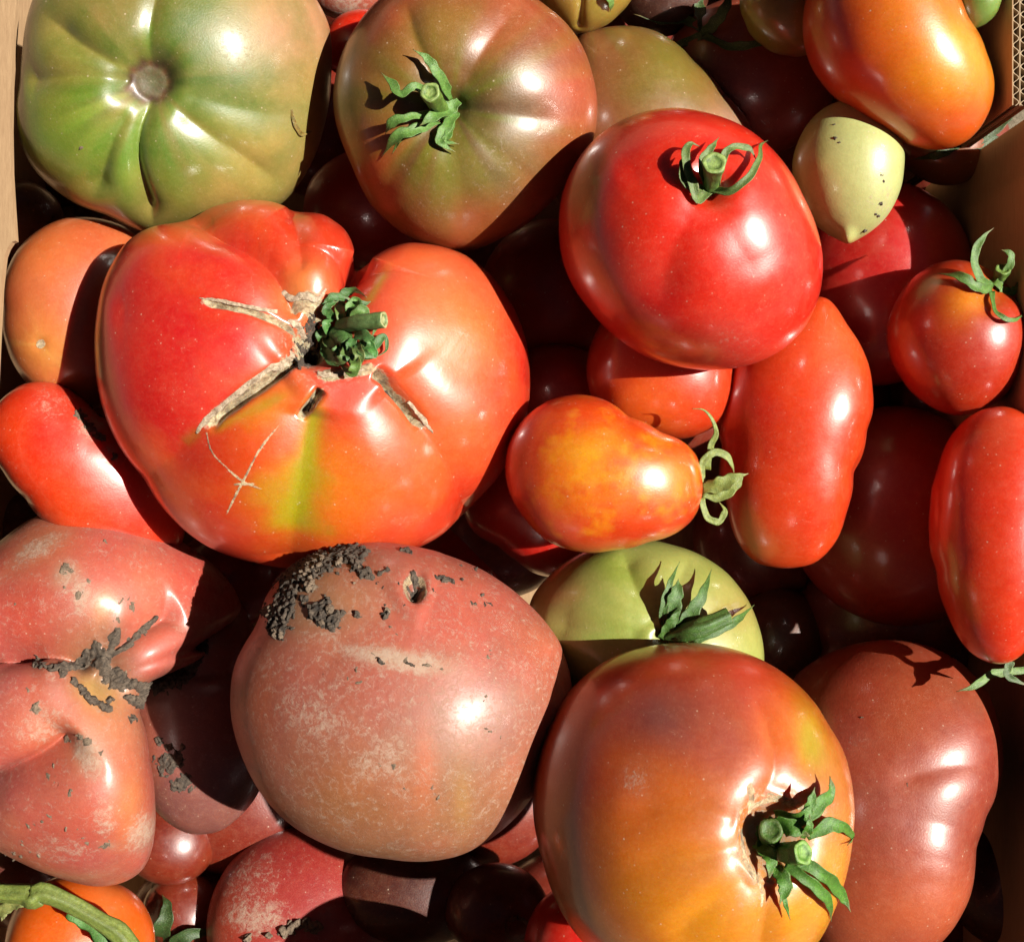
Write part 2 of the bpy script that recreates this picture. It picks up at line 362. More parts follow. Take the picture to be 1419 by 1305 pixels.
    def crust(s, fn, height=9, mat=None, name='dried_soil', scale=0.09, seed=3, thr=0.0, n_sub=1):
        """a crust of soil, or of painted-in shade, on the skin: fn(px, py) -> 0..1 cover"""
        m = fn(s.px, s.py) + 0.75 * fbm(s.P * scale * 1.3, seed, 4) ; keep = (m > 0.30) & (s.fw > 0.3)
        fk = keep[s.F].any(axis=1); F = s.F[fk]; used = np.unique(F); mp = -np.ones(len(s.P), int); mp[used] = np.arange(len(used))
        if len(F) == 0: return
        V = s.P[used]; F = mp[F]; mm = m[used]
        if n_sub:                                   # split each quad in four for a crumbly surface
            e = {}; V2 = list(V); M2 = list(mm); R2 = list(s.rad[used]); F2 = []
            def mid(a, b):
                k = (min(a, b), max(a, b))
                if k not in e:
                    e[k] = len(V2); V2.append((V2[a] + V2[b]) / 2); M2.append((M2[a] + M2[b]) / 2); R2.append((R2[a] + R2[b]) / 2)
                return e[k]
            for a, b, c, d in F:
                ab, bc, cd, da = mid(a, b), mid(b, c), mid(c, d), mid(d, a); o = len(V2)
                V2.append((V2[a] + V2[c]) / 2); M2.append((M2[a] + M2[c]) / 2); R2.append((R2[a] + R2[c]) / 2)
                F2 += [(a, ab, o, da), (ab, b, bc, o), (o, bc, c, cd), (da, o, cd, d)]
            V, mm, R, F = np.array(V2), np.array(M2), np.array(R2), np.array(F2)
        else: R = s.rad[used]
        cr = 1 - np.abs(fbm(V * 0.11, seed + 5, 3)) * 1.6
        rough = 0.55 * fbm(V * 0.30, seed + 7, 2)
        hh = np.clip((mm - 0.34) * 4, -1, 1) * height * np.clip(0.55 + 0.5 * cr + rough, 0.15, 1.6)
        V = V + R * hh[:, None] + 2.2 * np.stack([vnoise(V * 0.25, 31), vnoise(V * 0.25, 32), vnoise(V * 0.25, 33)], -1)
        o = mesh_obj(name, V, F, mat or SOIL, s.root); o['kind'] = 'stuff'; return o

def frame(C):
    T = np.gradient(C, axis=0); T /= np.linalg.norm(T, axis=1)[:, None] + 1e-9
    return T
def strip(name, C, w, parent, col, tip, fold=0.35, th=0.9, twist=0.0, tipfrac=0.15, mat=None):
    n = len(C); T = frame(C); U = np.tile([0.08, 0.05, 1.0], (n, 1)); L = np.cross(T, U); ln = np.linalg.norm(L, axis=1)[:, None]
    prev = None
    for i in range(n):
        if ln[i, 0] < 0.25 and prev is not None: L[i] = prev
        else: L[i] /= ln[i, 0] + 1e-9
        if prev is not None and L[i] @ prev < 0: L[i] *= -1
        if prev is not None: L[i] = 0.6 * prev + 0.4 * L[i]; L[i] /= np.linalg.norm(L[i])
        prev = L[i]
    Nn = np.cross(L, T); m = 10; V = []; cc = []; rs = RNG.uniform(0, 50)
    t = np.linspace(0, 1, n); env = np.clip((1 - t) * 3.2, 0, 1) ** 0.8
    for i in range(n):
        tw = twist * t[i]; l = L[i] * math.cos(tw) + Nn[i] * math.sin(tw); nn = np.cross(l, T[i])
        nn /= np.linalg.norm(nn) + 1e-9
        if nn[2] < 0 and twist == 0: nn = -nn
        ww = max(w[i] * (0.25 + 0.75 * env[i]), 0.5)
        for j in range(m):
            a = 2 * math.pi * j / m; x = math.cos(a); y = math.sin(a)
            rip = 1 + 0.12 * math.sin(i * 1.1 + rs) * (1 if x > 0 else -1)
            V.append(C[i] + l * (ww * x * rip) + nn * (min(th, ww * .7) * 1.25 * y + fold * ww * abs(x) ** 1.4 + 0.25 * ww * x * math.sin(i * 0.5 + rs)))
            k = 0 if t[i] < 1 - tipfrac else (t[i] - 1 + tipfrac) / tipfrac
            vein = 1.18 if abs(x) < 0.35 else 1.0
            cc.append((lin(col) * (1 - k) + lin(tip) * k) * vein)
    F = [(i * m + j, i * m + (j + 1) % m, (i + 1) * m + (j + 1) % m, (i + 1) * m + j) for i in range(n - 1) for j in range(m)]
    for e, i in ((0, 0), (1, n - 1)):
        q = len(V); V.append(C[i]); cc.append(cc[i * m])
        F += [(q, i * m + (j + 1) % m, i * m + j, q) if e == 0 else (q, i * m + j, i * m + (j + 1) % m, q) for j in range(0)]
    V = V[:n * m]; cc = cc[:n * m]
    for i in (0, n - 1):                          # close the ends with quads
        b = i * m
        for j in range(0, m // 2 - 1):
            F.append((b + j, b + j + 1, b + m - 2 - j, b + m - 1 - j) if i else (b + m - 1 - j, b + m - 2 - j, b + j + 1, b + j))
    return mesh_obj(name, V, F, mat or LEAF, parent, np.array(cc), origin=None if parent else C[0])
def stalk(name, C, w, parent, col, cut, ridge=0.05, mat=None):
    n = len(C); T = frame(C); ref = np.array([0.3, 1, 0.2]); m = 20; V = []; cc = []; a0 = RNG.uniform(0, 6)
    cx = [(1.0, 0.0, col), (0.93, 0.8, cut), (0.72, 0.9, cut), (0.6, -0.6, col), (0.3, -1.2, cut)]
    rings = [(C[i], T[i], w[i], col) for i in range(n)]
    for f, off, c in cx[1:]: rings.append((C[-1] + T[-1] * off, T[-1], w[-1] * f, c))
    for i, (p, t, r, c) in enumerate(rings):
        u = np.cross(t, ref); u /= np.linalg.norm(u); v = np.cross(t, u)
        for j in range(m):
            a = 2 * math.pi * j / m; rr = r * (1 + ridge * math.sin(5 * a + a0 + i * 0.12) + 0.04 * math.sin(i * 1.3 + j))
            V.append(p + (u * math.cos(a) + v * math.sin(a)) * rr); cc.append(lin(c) * (1 + 0.15 * math.sin(5 * a + a0)))
    R = len(rings)
    F = [(i * m + j, i * m + (j + 1) % m, (i + 1) * m + (j + 1) % m, (i + 1) * m + j) for i in range(R - 1) for j in range(m)]
    b = (R - 1) * m
    for j in range(0, m // 2 - 1): F.append((b + j, b + j + 1, b + m - 2 - j, b + m - 1 - j))
    return mesh_obj(name, V, F, mat or LEAF, parent, np.array(cc), origin=None if parent else C[0])
def cover(*specs):
    """soil cover from polylines (pts, width) and spots (x, y, r)"""
    def fn(px, py):
        m = np.zeros(px.shape) - 0.35
        for sp in specs:
            if len(sp) == 2: d, _ = poly_dist(px, py, smooth_pts(sp[0], 12)[:, :2]); k = 1.15 * np.exp(-(d / sp[1]) ** 2) - 0.35
            else: d = np.hypot(px - sp[0], py - sp[1]); k = 1.15 * np.exp(-(d / sp[2]) ** 2) - 0.35
            m = np.maximum(m, k)
        return m
    return fn
# ================================================================ the tomatoes, one after another
G1, G2 = (112, 150, 76), (124, 156, 82)
# --- lumpy green-brown beefsteak, top left
f = Fruit([(454,35),(457,100),(448,170),(423,240),(388,284),(320,305),(250,318),(197,322),(151,297),(106,282),(70,256),(46,232),(26,187),(23,148),(31,112),(33,70),(40,18),(62,-35),(130,-75),(215,-92),(300,-85),(380,-62),(432,-10)],
          -15, 155, (240,118), N=120, n=2.05, seed=2, sm=3)
f.pit(198,113,50,34,4).pit(198,113,66,16,2)
f.groove([(205,140),(186,190),(188,245),(214,318)],15,22,1.2,(.22,.15)).groove([(175,145),(146,205),(126,285)],20,15,1.4,(.25,.2))
f.groove([(225,140),(285,185),(340,222),(400,262)],22,11,1.4,(.2,.2)).groove([(172,100),(135,78),(95,52),(50,10)],22,14,1.4,(.3,.3))
f.groove([(198,92),(204,40),(216,-20),(215,-70)],15,9,1.3,(.3,.2)).groove([(165,112),(100,105),(30,112)],20,10,1.4,(.1,.1))
f.groove([(235,125),(330,150),(440,170)],30,8,1.5,(.2,.3))
f.base((172,142,88)).splat(230,130,200,(120,146,66),.9).splat(115,200,105,(112,166,58),.95).splat(250,180,70,(100,140,60),.7).splat(70,120,50,(150,150,70),.6).splat(160,130,60,(130,172,70),.8).splat(250,225,55,(80,136,50),.9,ry=40,rot=45)
f.splat(180,190,38,(110,150,66),.8,ry=60).splat(235,25,75,(92,116,46),.8,ry=60).splat(290,75,55,(112,128,58),.7).splat(150,10,60,(150,128,78),.7).splat(420,30,70,(204,150,118),.8).splat(60,250,36,(190,160,84),.6).splat(340,240,60,(180,160,92),.7)
f.streaks(198,114,(74,114,36),.95,12,190).streaks(198,114,(170,120,80),.4,14,230,2).line([(198,92),(206,20)],12,(110,150,60),.7)
f.mottle((150,112,66),.22,2.5).mottle((70,112,44),.45,3.2,0,.5,73).splat(250,35,60,(80,104,40),.6,ry=50).splat(199,110,24,(130,132,80),.9).splat(199,110,9,(84,92,48),.9).dusty(330,70,60,.45).dusty(290,110,50,.35).dusty(400,170,50,.3)
f.splat(199,112,38,(66,74,42),.98,wob=.15,p=6).splat(199,111,10,(80,90,52),.9,wob=.3)
f.pit(198,113,30,-7,6)
for k in range(20):
    a = k * .314; rr = 36 + 3 * math.sin(k * 2.3); f.splat(198 + rr * math.cos(a), 112 + rr * .95 * math.sin(a), 7.5, (52,32,24) if k % 3 else (96,62,42), .98, wob=.5)
for k in range(9): f.line([(199 + 12 * math.cos(k * .7), 112 + 12 * math.sin(k * .7)), (199 + 30 * math.cos(k * .7 + .1), 112 + 29 * math.sin(k * .7 + .1))], 2.2, (86,74,48), .6)
f.dusty(198,115,60,.35)
f.build('beefsteak_tomato', 'ribbed green and tan tomato with a bare round stem scar, in the top left corner', mat=SKIN_MATT)
f.crust(cover((110,205,5)), 3, name='dried_speck', mat=SOIL, scale=.01)
f.sepal([(404,152,0,1.5),(408,170,3,2.5),(418,186,3,3),(432,182,0,1.5)], (150,125,70),(110,80,50))
# --- green-red tomato with a spiky calyx, top middle
f = Fruit([(463,134),(468,92),(484,53),(508,18),(535,-8),(590,-32),(650,-38),(705,-24),(745,2),(771,21),(799,53),(817,95),(826,141),(825,183),(792,243),(757,284),(694,328),(648,347),(616,343),(574,331),(539,306),(510,275),(489,229),(473,190)],
          -20, 150, (645,158), N=110, n=2.25, seed=5, sm=3.5)
f.pit(618,148,44,46,2).ribs(618,148,7,1.8,60,190,.6).groove([(640,160),(700,160),(800,170)],26,5,1.5,(.2,.3)).groove([(625,180),(640,260),(640,340)],24,4,1.5,(.15,.2)).groove([(600,170),(545,240),(520,290)],26,5,1.5,(.2,.2))
f.groove([(635,120),(690,40),(730,0)],26,8,1.4,(.2,.3)).groove([(600,110),(570,40),(560,-10)],20,8,1.3,(.2,.3))
f.base((172,66,48)).splat(630,160,140,(98,102,40),.94).mottle((126,72,50),.45,3).splat(690,120,60,(98,84,52),.6).splat(665,235,60,(120,128,48),.7).splat(520,140,55,(136,112,56),.8).splat(790,120,36,(186,92,70),.8,ry=70).splat(700,30,60,(168,86,58),.7).splat(650,320,80,(168,96,54),.8,ry=30)
f.splat(500,230,50,(196,92,54),.8).splat(700,150,70,(98,76,58),.6,ry=14).splat(600,50,50,(140,126,62),.7)
f.streaks(618,148,(106,122,34),.8,13,180).streaks(618,148,(92,56,44),.6,15,200,3).dusty(700,230,70,.4).dusty(600,290,70,.35)
f.build('beefsteak_tomato', 'green and brick-red tomato with a spiky calyx, right of the ribbed green and tan one', mat=SKIN_MATT)
for p in ([(627,138,0,6),(606,102,10,6.5),(591,81,14,4.5),(572,69,17,1)], [(607,146,4,5),(578,121,20,5),(556,131,22,5),(545,118,18,6),(528,101,14,1)],
          [(636,140,8,5),(622,152,20,9),(600,162,28,8),(581,175,24,1)], [(606,168,2,5),(575,181,16,7),(550,190,18,7),(529,217,12,1)],
          [(600,158,4,4),(566,163,22,5),(543,171,22,6),(534,186,18,1)], [(632,155,2,6),(618,178,8,7),(610,197,8,6),(631,211,6,1)],
          [(597,172,2,4),(560,188,12,4),(543,214,9,1)], [(628,160,2,4),(622,185,8,5),(618,196,8,4),(636,200,6,1)]): f.sepal(p, G1, (140,116,76), tipfrac=.14)
f.stem([(618,160,-4,11),(607,146,20,11),(596,128,46,12.5)], (116,146,66),(176,196,120))
# --- brown-green shaded tomato behind
f = Fruit([(800,50),(830,40),(880,37),(922,50),(960,85),(1003,130),(1047,190),(1050,250),(1010,320),(930,350),(830,330),(770,270),(755,190),(775,100)], -165, 150, (890,190), N=60, seed=8, sm=3)
f.ribs(800,0,6,2.5,60,300,1).base((150,92,60)).splat(930,100,70,(124,120,52),.85).splat(1010,170,30,(200,170,150),.5).streaks(820,20,(120,120,50),.5,9,240)  # pale splat near the right edge is a painted highlight
f.build('beefsteak_tomato', 'brown-green tomato half hidden between the spiky-calyx tomato and the round red one')
f = Fruit([(730,-20),(752,15),(792,47),(830,40),(858,20),(880,-10),(860,-70),(800,-95),(745,-70)], -90, 70, (808,-22), N=44, seed=9)
f.groove([(808,-40),(806,0),(802,44)],6,9,1.2,(.1,.1)).base((176,140,70)).splat(830,0,40,(160,150,70),.7).build('beefsteak_tomato', 'sliver of an olive-green tomato cut off by the top edge, right of the spiky-calyx one')
f.sepal([(842,-40,6,6),(840,-15,8,6),(846,5,6,5),(846,16,3,1)], G2)
# --- dark tomato with dark green calyx in the shade, top
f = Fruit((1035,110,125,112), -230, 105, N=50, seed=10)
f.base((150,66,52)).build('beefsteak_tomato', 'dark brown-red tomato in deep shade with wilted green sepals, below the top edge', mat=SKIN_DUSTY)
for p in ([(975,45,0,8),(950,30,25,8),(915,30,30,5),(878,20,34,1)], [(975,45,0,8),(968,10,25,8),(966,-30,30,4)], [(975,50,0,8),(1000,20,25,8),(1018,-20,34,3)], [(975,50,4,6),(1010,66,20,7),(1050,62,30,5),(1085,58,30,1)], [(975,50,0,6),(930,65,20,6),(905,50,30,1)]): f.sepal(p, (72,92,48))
f = Fruit((915,-8,66,60), -210, 56, N=36, seed=58); f.base((70,34,28)).build('round_tomato', 'added tomato coloured dark brown for shade, at the top edge above the brown-green one', mat=SKIN_DUSTY)  # added tomato, base painted dark so it looks shaded even in sun
# --- round red tomato with curled calyx
f = Fruit([(776,320),(780,270),(800,225),(835,185),(880,160),(930,151),(975,157),(1020,172),(1060,200),(1090,235),(1113,275),(1132,320),(1140,370),(1133,415),(1110,460),(1070,492),(1020,508),(965,510),(910,498),(860,470),(820,430),(790,385)], 60, 172, (958,332), N=110, n=2.1, seed=11)
f.pit(984,258,34,26,2).groove([(970,275),(930,350),(910,440)],34,7,1.6,(.2,.3)).groove([(995,275),(1020,330),(1060,400)],40,4,1.6,(.2,.3)).groove([(960,240),(900,230),(850,250)],28,4,1.5)
f.base((236,52,28)).mottle((214,36,28),.45,2).splat(960,480,70,(176,40,34),.7,ry=35).splat(860,200,60,(226,60,46),.4).splat(1060,300,60,(228,60,40),.5).splat(1030,380,60,(226,66,50),.4).splat(920,420,35,(186,32,30),.5,ry=60,rot=20).splat(984,256,30,(190,70,40),.5)  # the long darker splat down the groove paints its shade
f.dusty(1020,470,50,.4).dusty(890,380,40,.25).dusty(1050,300,40,.25)
f.build('round_tomato', 'round glossy red tomato with a curled dry-green calyx, right of the top middle')
DG = (112, 132, 72)
for p in ([(982,264,4,5),(966,277,8,6),(957,250,14,5.5),(949,222,18,5),(955,200,18,4.5),(969,203,14,1)], [(986,264,4,4),(1012,266,10,4.5),(1036,247,18,4.5),(1051,222,24,3.5),(1054,202,28,2.5),(1064,195,30,.8)],
          [(992,256,6,4),(1003,217,20,4.5),(1015,205,24,4),(1038,207,22,3.5),(1048,222,16,1)], [(978,256,4,5),(972,226,16,5),(985,206,20,4),(996,191,22,.8)], [(980,264,2,4),(952,256,8,6),(946,228,14,5),(956,212,16,1)]): f.sepal(p, DG, (120,110,70), fold=.6)
f.stem([(985,262,-2,9),(987,246,18,9.5),(990,226,46,14)], (112,140,70),(178,200,120))
# --- orange oval, top right
f = Fruit([(1113,30),(1118,75),(1140,115),(1180,150),(1235,188),(1280,205),(1310,209),(1345,194),(1370,160),(1379,120),(1366,75),(1340,25),(1310,-30),(1260,-75),(1190,-88),(1135,-45)], 15, 112, (1243,62), N=90, seed=13, sm=5)
f.base((238,104,38)).splat(1325,100,75,(240,168,60),.85,ry=60).splat(1270,0,60,(236,150,60),.6).splat(1140,60,45,(206,52,20),.8,ry=80).splat(1240,185,60,(226,112,66),.6,ry=30).splat(1320,60,30,(226,190,70),.6).splat(1330,170,60,(232,96,30),.7,ry=30)
f.build('plum_tomato', 'glossy orange oval tomato in the top right corner, above the small pale green one')
# --- small pale green pointed tomato
f = Fruit([(1098,225),(1107,195),(1125,165),(1150,145),(1190,140),(1225,160),(1247,190),(1252,235),(1241,278),(1218,312),(1192,330),(1180,336),(1174,340),(1168,334),(1137,318),(1112,280),(1101,252)], -42, 74, (1175,240), N=80, seed=14, sm=6)
f.pit(1175,326,9,-9,2)
f.base((200,208,140)).splat(1110,220,40,(178,180,92),.6,ry=90).splat(1175,332,8,(220,200,120),.8).dusty(1222,280,26,.6,ry=40).dusty(1160,195,20,.4)
f.build('pear_tomato', 'small pale green tomato with a pointed tip, hanging below the orange oval one', mat=SKIN_MATT)
f.crust(cover((1158,192,4),(1163,198,3),(1222,243,4),(1224,252,3),(1220,283,3),(1216,298,3),(1198,320,3),(1155,172,3)), 2, mat=MUD_AND_SHADE, name='dried_speck', scale=.3)
f = Fruit([(1025,0),(1032,30),(1055,62),(1090,77),(1118,78),(1140,40),(1130,-20),(1080,-50),(1035,-35)], -60, 58, (1080,15), N=40, seed=15)
f.base((150,142,72)).splat(1100,70,20,(130,80,50),.7).build('pear_tomato', 'small olive-green tomato in shade at the top edge, left of the orange oval one')
f = Fruit([(1325,0),(1333,30),(1346,41),(1368,32),(1385,10),(1388,-10),(1370,-35),(1335,-30)], 45, 34, (1357,0), N=36, seed=16)
f.base((128,165,84)).dusty(1350,25,14,.6).build('pear_tomato', 'tiny green tomato peeking out at the top edge, right of the orange oval one')
# --- pinkish red tomato behind, right
f = Fruit((1216,390,138,140), -240, 132, N=70, seed=17)
f.base((196,32,38)).splat(1290,330,60,(220,56,62),.6).splat(1180,470,60,(186,34,30),.5).build('round_tomato', 'large pinkish red tomato mostly in shade under the pale green pointed one')  # darker crimson base stands in for shade, paler splat for the sunlit sliver
f = Fruit((1308,198,66,58), -190, 58, N=44, seed=18); f.base((150,84,54)).build('round_tomato', 'small brown-orange tomato in shade with a wilted calyx, tucked under the orange oval one')
for p in ([(1330,200,0,5),(1300,215,8,6),(1262,222,10,1)], [(1335,200,-6,6),(1365,190,0,7),(1395,165,5,6),(1408,150,8,2)], [(1335,205,-6,6),(1360,200,-4,8),(1380,196,-2,8),(1400,200,0,3)]): f.sepal(p, (74,92,52))
# --- small orange-red tomato with calyx, right
f = Fruit([(1229,470),(1240,420),(1265,385),(1295,366),(1330,360),(1370,372),(1405,405),(1425,450),(1420,500),(1395,545),(1355,572),(1325,577),(1285,560),(1250,525)], -60, 95, (1327,470), N=80, seed=19)
f.pit(1378,400,26,16).base((192,54,24)).splat(1345,415,45,(238,150,50),.8,rot=-30,ry=26).splat(1300,520,60,(196,48,22),.6).splat(1270,440,30,(216,70,24),.5)  # base darkened for shade over the body, orange splat at the lit patch
f.build('pear_tomato', 'small glossy orange-red tomato with a green calyx against the right edge')
for p in ([(1374,400,2,6),(1356,386,12,6.5),(1349,355,20,6),(1361,330,26,4),(1377,316,30,.8)], [(1373,402,2,5),(1352,398,8,7),(1331,384,12,6),(1299,379,8,1)], [(1380,396,2,5),(1398,368,20,5),(1399,352,28,5),(1387,346,30,1)],
          [(1373,404,2,4),(1379,432,8,3.5),(1402,444,12,3),(1421,434,14,1)], [(1380,400,2,5),(1400,405,10,6),(1412,395,18,4),(1418,380,20,1)]): f.sepal(p, (104,140,66), fold=.45)
f.stem([(1376,402,-3,9),(1384,388,14,9),(1390,373,34,10.5)], (110,142,64),(150,180,96))
# --- long red plum tomato
f = Fruit([(1005,530),(1002,620),(1008,700),(1022,750),(1048,780),(1085,787),(1130,780),(1158,750),(1172,710),(1182,655),(1200,595),(1209,540),(1198,490),(1172,450),(1152,416),(1135,409),(1100,425),(1050,460),(1018,495)], -75, 98, (1105,600), N=90, seed=20, sm=3)
f.groove([(1230,645),(1120,640),(1000,630)],42,4,2,(.05,.05)).base((236,76,30)).mottle((224,54,30),.5,2.5).splat(1160,480,60,(226,98,48),.7,ry=60).splat(1060,760,50,(200,90,46),.6,ry=30).splat(1120,620,50,(214,66,44),.5).splat(1040,560,40,(216,30,20),.5,ry=80).splat(1150,540,50,(236,80,40),.4)
f.dusty(1160,470,40,.3)
f.build('plum_tomato', 'long waisted red plum tomato lying upright below the round red one')
f = Fruit([(1290,700),(1300,650),(1320,600),(1350,570),(1390,560),(1430,575),(1460,640),(1465,720),(1455,820),(1430,890),(1402,922),(1368,920),(1335,895),(1315,850),(1300,790),(1289,740)], -8, 92, (1376,742), N=80, seed=21, sm=5)
f.base((236,66,26)).mottle((224,44,20),.5,2.5).splat(1390,600,50,(226,80,40),.6).splat(1400,800,60,(232,70,30),.5).groove([(1290,690),(1380,690),(1460,690)],50,4,2,(.05,.05)).dusty(1390,600,30,.3)
f.build('plum_tomato', 'long bright red plum tomato cut off by the right edge')
f.sepal([(1440,925,0,5),(1400,930,6,5),(1372,934,14,6),(1350,950,22,5),(1325,958,24,1)], (120,150,80))
f.sepal([(1400,915,-10,5),(1395,935,-6,5),(1425,950,-6,2)], (84,110,58))
f = Fruit([(816,490),(818,545),(850,595),(900,605),(960,605),(1005,580),(1015,520),(1000,450),(930,410),(850,430)], -85, 92, (912,510), N=60, seed=22)
f.base((216,66,28)).splat(900,560,50,(230,110,50),.7).build('pear_tomato', 'orange-red tomato wedged below the round red one, half in its shadow')
# --- orange pear tomato with curly calyx
f = Fruit([(700,650),(703,620),(725,580),(760,555),(800,547),(838,554),(870,578),(915,600),(948,612),(967,632),(974,662),(972,698),(960,720),(936,739),(898,750),(850,762),(805,764),(760,750),(725,715),(705,680)], 15, 95, (836,658), N=90, seed=23, sm=3)
f.base((228,66,22)).splat(825,655,90,(240,136,34),.95,ry=74).mottle((246,170,50),.6,5,0,.5).mottle((222,70,20),.5,6,.05,.5,75).splat(810,625,35,(244,176,64),.7,ry=22).splat(930,660,35,(240,146,52),.8).splat(720,620,30,(196,22,14),.8,ry=80).splat(740,730,40,(208,60,40),.5).splat(880,740,60,(214,60,20),.6,ry=16).splat(955,720,22,(214,70,30),.7)
f.build('pear_tomato', 'orange pear-shaped tomato lying on its side with a curly pale green calyx at the neck')
YG = (150,160,84)
for p in ([(974,672,2,4),(972,645,8,4.5),(984,629,12,5),(1002,629,14,5),(1013,642,14,4),(1017,655,12,1.5)], [(974,676,4,6),(996,672,16,10),(1018,662,24,7),(1037,656,30,1)], [(974,684,4,5),(996,688,10,7),(1014,676,16,7),(1024,664,22,6),(1030,657,26,1)],
          [(972,690,0,4),(978,714,4,4.5),(994,723,6,4.5),(1004,708,8,4),(996,695,8,1.5)], [(980,650,10,4),(984,620,24,4.5),(992,596,34,3),(978,570,44,1.8),(959,566,48,.7)]): f.sepal(p, YG, (160,150,96), fold=.5, th=1.4)
# --- pale green tomato, lower middle
f = Fruit([(735,830),(760,800),(800,770),(840,755),(880,748),(930,755),(980,775),(1020,805),(1045,850),(1058,900),(1050,960),(1000,1010),(900,1020),(800,990),(750,930),(733,880)], -66, 125, (896,884), N=90, seed=24)
f.pit(928,882,26,18).groove([(915,870),(880,810),(860,755)],22,10,1.4,(.15,.2)).groove([(905,880),(840,880),(750,860)],26,8,1.4,(.2,.2)).groove([(945,880),(1000,840),(1040,830)],24,9,1.4,(.2,.2)).groove([(925,865),(940,810),(960,765)],20,6,1.4)
f.base((172,182,104)).splat(860,790,60,(126,158,62),.7,rot=30,ry=24).splat(770,830,40,(190,158,108),.7).splat(1020,840,40,(170,148,88),.7).splat(860,890,70,(160,178,92),.7).streaks(925,880,(128,156,66),.5,9,170)
f.build('beefsteak_tomato', 'pale green tomato with a pointed dark green calyx, behind the big orange one', mat=SKIN_MATT)
KG = (84, 120, 54)
for p in ([(919,880,2,5),(920,838,14,6),(929,806,24,3.5),(942,778,32,.8)], [(924,878,3,8),(932,838,14,10),(938,818,22,8),(940,802,26,1)], [(940,872,4,7),(955,852,14,9),(972,825,24,7),(986,789,36,1)],
          [(960,888,6,5),(1000,872,20,5),(1024,856,30,4.5),(1045,838,38,.8)], [(916,884,4,5),(930,862,12,7),(945,842,20,1)]): f.sepal(p, KG, (130,140,90), tipfrac=.08)
f.stem([(928,884,0,11),(965,872,24,12),(1010,853,44,10)], KG, (170,160,90), ridge=.14)
# --- big orange tomato with a calyx, bottom
f = Fruit([(742,1080),(748,1030),(770,985),(810,940),(850,912),(900,897),(960,893),(1020,903),(1070,925),(1110,955),(1145,1000),(1168,1040),(1180,1090),(1182,1150),(1175,1200),(1155,1260),(1130,1310),(1060,1350),(950,1362),(850,1340),(790,1280),(755,1190),(743,1130)], 122, 188, (962,1115), N=130, n=2.1, seed=25, sm=4)
f.pit(1078,1160,42,50,2.2,ry=52).groove([(1062,1110),(1078,1060),(1065,1000),(1035,950)],18,6,1.3,(.1,.4)).groove([(1095,1105),(1120,1040),(1110,980)],30,5,1.5,(.1,.3)).groove([(1030,1140),(950,1120),(850,1115)],24,5,1.5,(.1,.3)).groove([(1035,1175),(950,1190),(850,1180)],22,5,1.5,(.1,.4)).groove([(1045,1215),(970,1270),(920,1320)],24,5,1.5,(.1,.3)).groove([(1070,1225),(1060,1290),(1050,1340)],18,6,1.4,(.1,.3))
f.base((206,104,50)).mottle((184,84,48),.4,2).splat(900,950,130,(178,40,30),.92,ry=75).splat(1060,950,80,(204,52,30),.8,ry=50,rot=40).splat(800,1050,85,(180,58,38),.85,ry=110).splat(925,995,68,(118,60,62),.95,ry=42).splat(1005,1030,66,(170,80,74),.9,ry=50).splat(980,960,60,(170,56,46),.5,ry=24).splat(1128,1030,22,(186,176,48),.9,ry=62,rot=-20)
f.splat(1080,1010,30,(224,110,48),.6,ry=55,rot=-15).splat(1130,1250,90,(240,176,34),.95).splat(1160,1100,35,(206,130,66),.8,ry=60).splat(980,1260,165,(228,150,50),.85,ry=95).splat(1050,1060,24,(206,104,70),.6).splat(850,1180,60,(188,88,46),.5)
f.streaks(1078,1160,(176,82,34),.35,16,300).scar_spot(1076,1165,50,.6,ry=60,ring=.14).scar([(1040,1085),(1048,1115),(1052,1130)],7,.9).scar([(1050,1118),(1090,1105),(1125,1120)],7,.8)
f.scar([(1036,1150),(1040,1200),(1056,1226)],6,.9).scar([(1052,1222),(1060,1240),(1058,1262)],3,.7).dusty(880,1080,30,.6).dusty(930,985,50,.3).dusty(1010,950,60,.3).splat(1076,1165,34,(96,66,34),.8,ry=42)
f.dusty(1076,1165,85,.85)
f.build('beefsteak_tomato', 'big tomato shading from red to golden orange, its green calyx in a corky hollow')
for p in ([(1064,1140,10,8),(1090,1143,24,10),(1122,1158,28,4)], [(1075,1130,6,8),(1112,1132,24,8),(1134,1114,22,7),(1151,1096,22,7),(1150,1075,26,1)], [(1112,1134,20,4),(1122,1114,24,6),(1129,1090,30,1)],
          [(1118,1160,10,4),(1148,1142,18,8),(1170,1147,24,5),(1181,1160,26,3),(1174,1171,24,.8)], [(1105,1190,10,6),(1144,1214,20,7),(1166,1240,22,6),(1179,1263,22,1)], [(1088,1198,8,5),(1120,1220,18,6),(1146,1246,20,5.5),(1152,1276,20,1)],
          [(1052,1168,12,8),(1066,1188,20,8),(1066,1216,16,3)], [(1074,1200,6,6),(1087,1225,14,8),(1080,1254,14,1)], [(1080,1225,4,2),(1086,1244,10,3),(1095,1274,12,1)], [(1056,1175,12,7),(1058,1150,18,9),(1068,1132,14,5)], [(1112,1160,20,3),(1120,1146,30,5),(1122,1128,32,1)]): f.sepal(p, (92,138,52), (140,120,80), fold=.45)
f.stem([(1066,1160,4,13),(1067,1154,26,13),(1068,1150,46,13)], (88,130,52),(96,120,50)); f.stem([(1082,1180,6,10),(1098,1182,30,12),(1113,1181,44,13)], (96,144,54),(150,190,96))
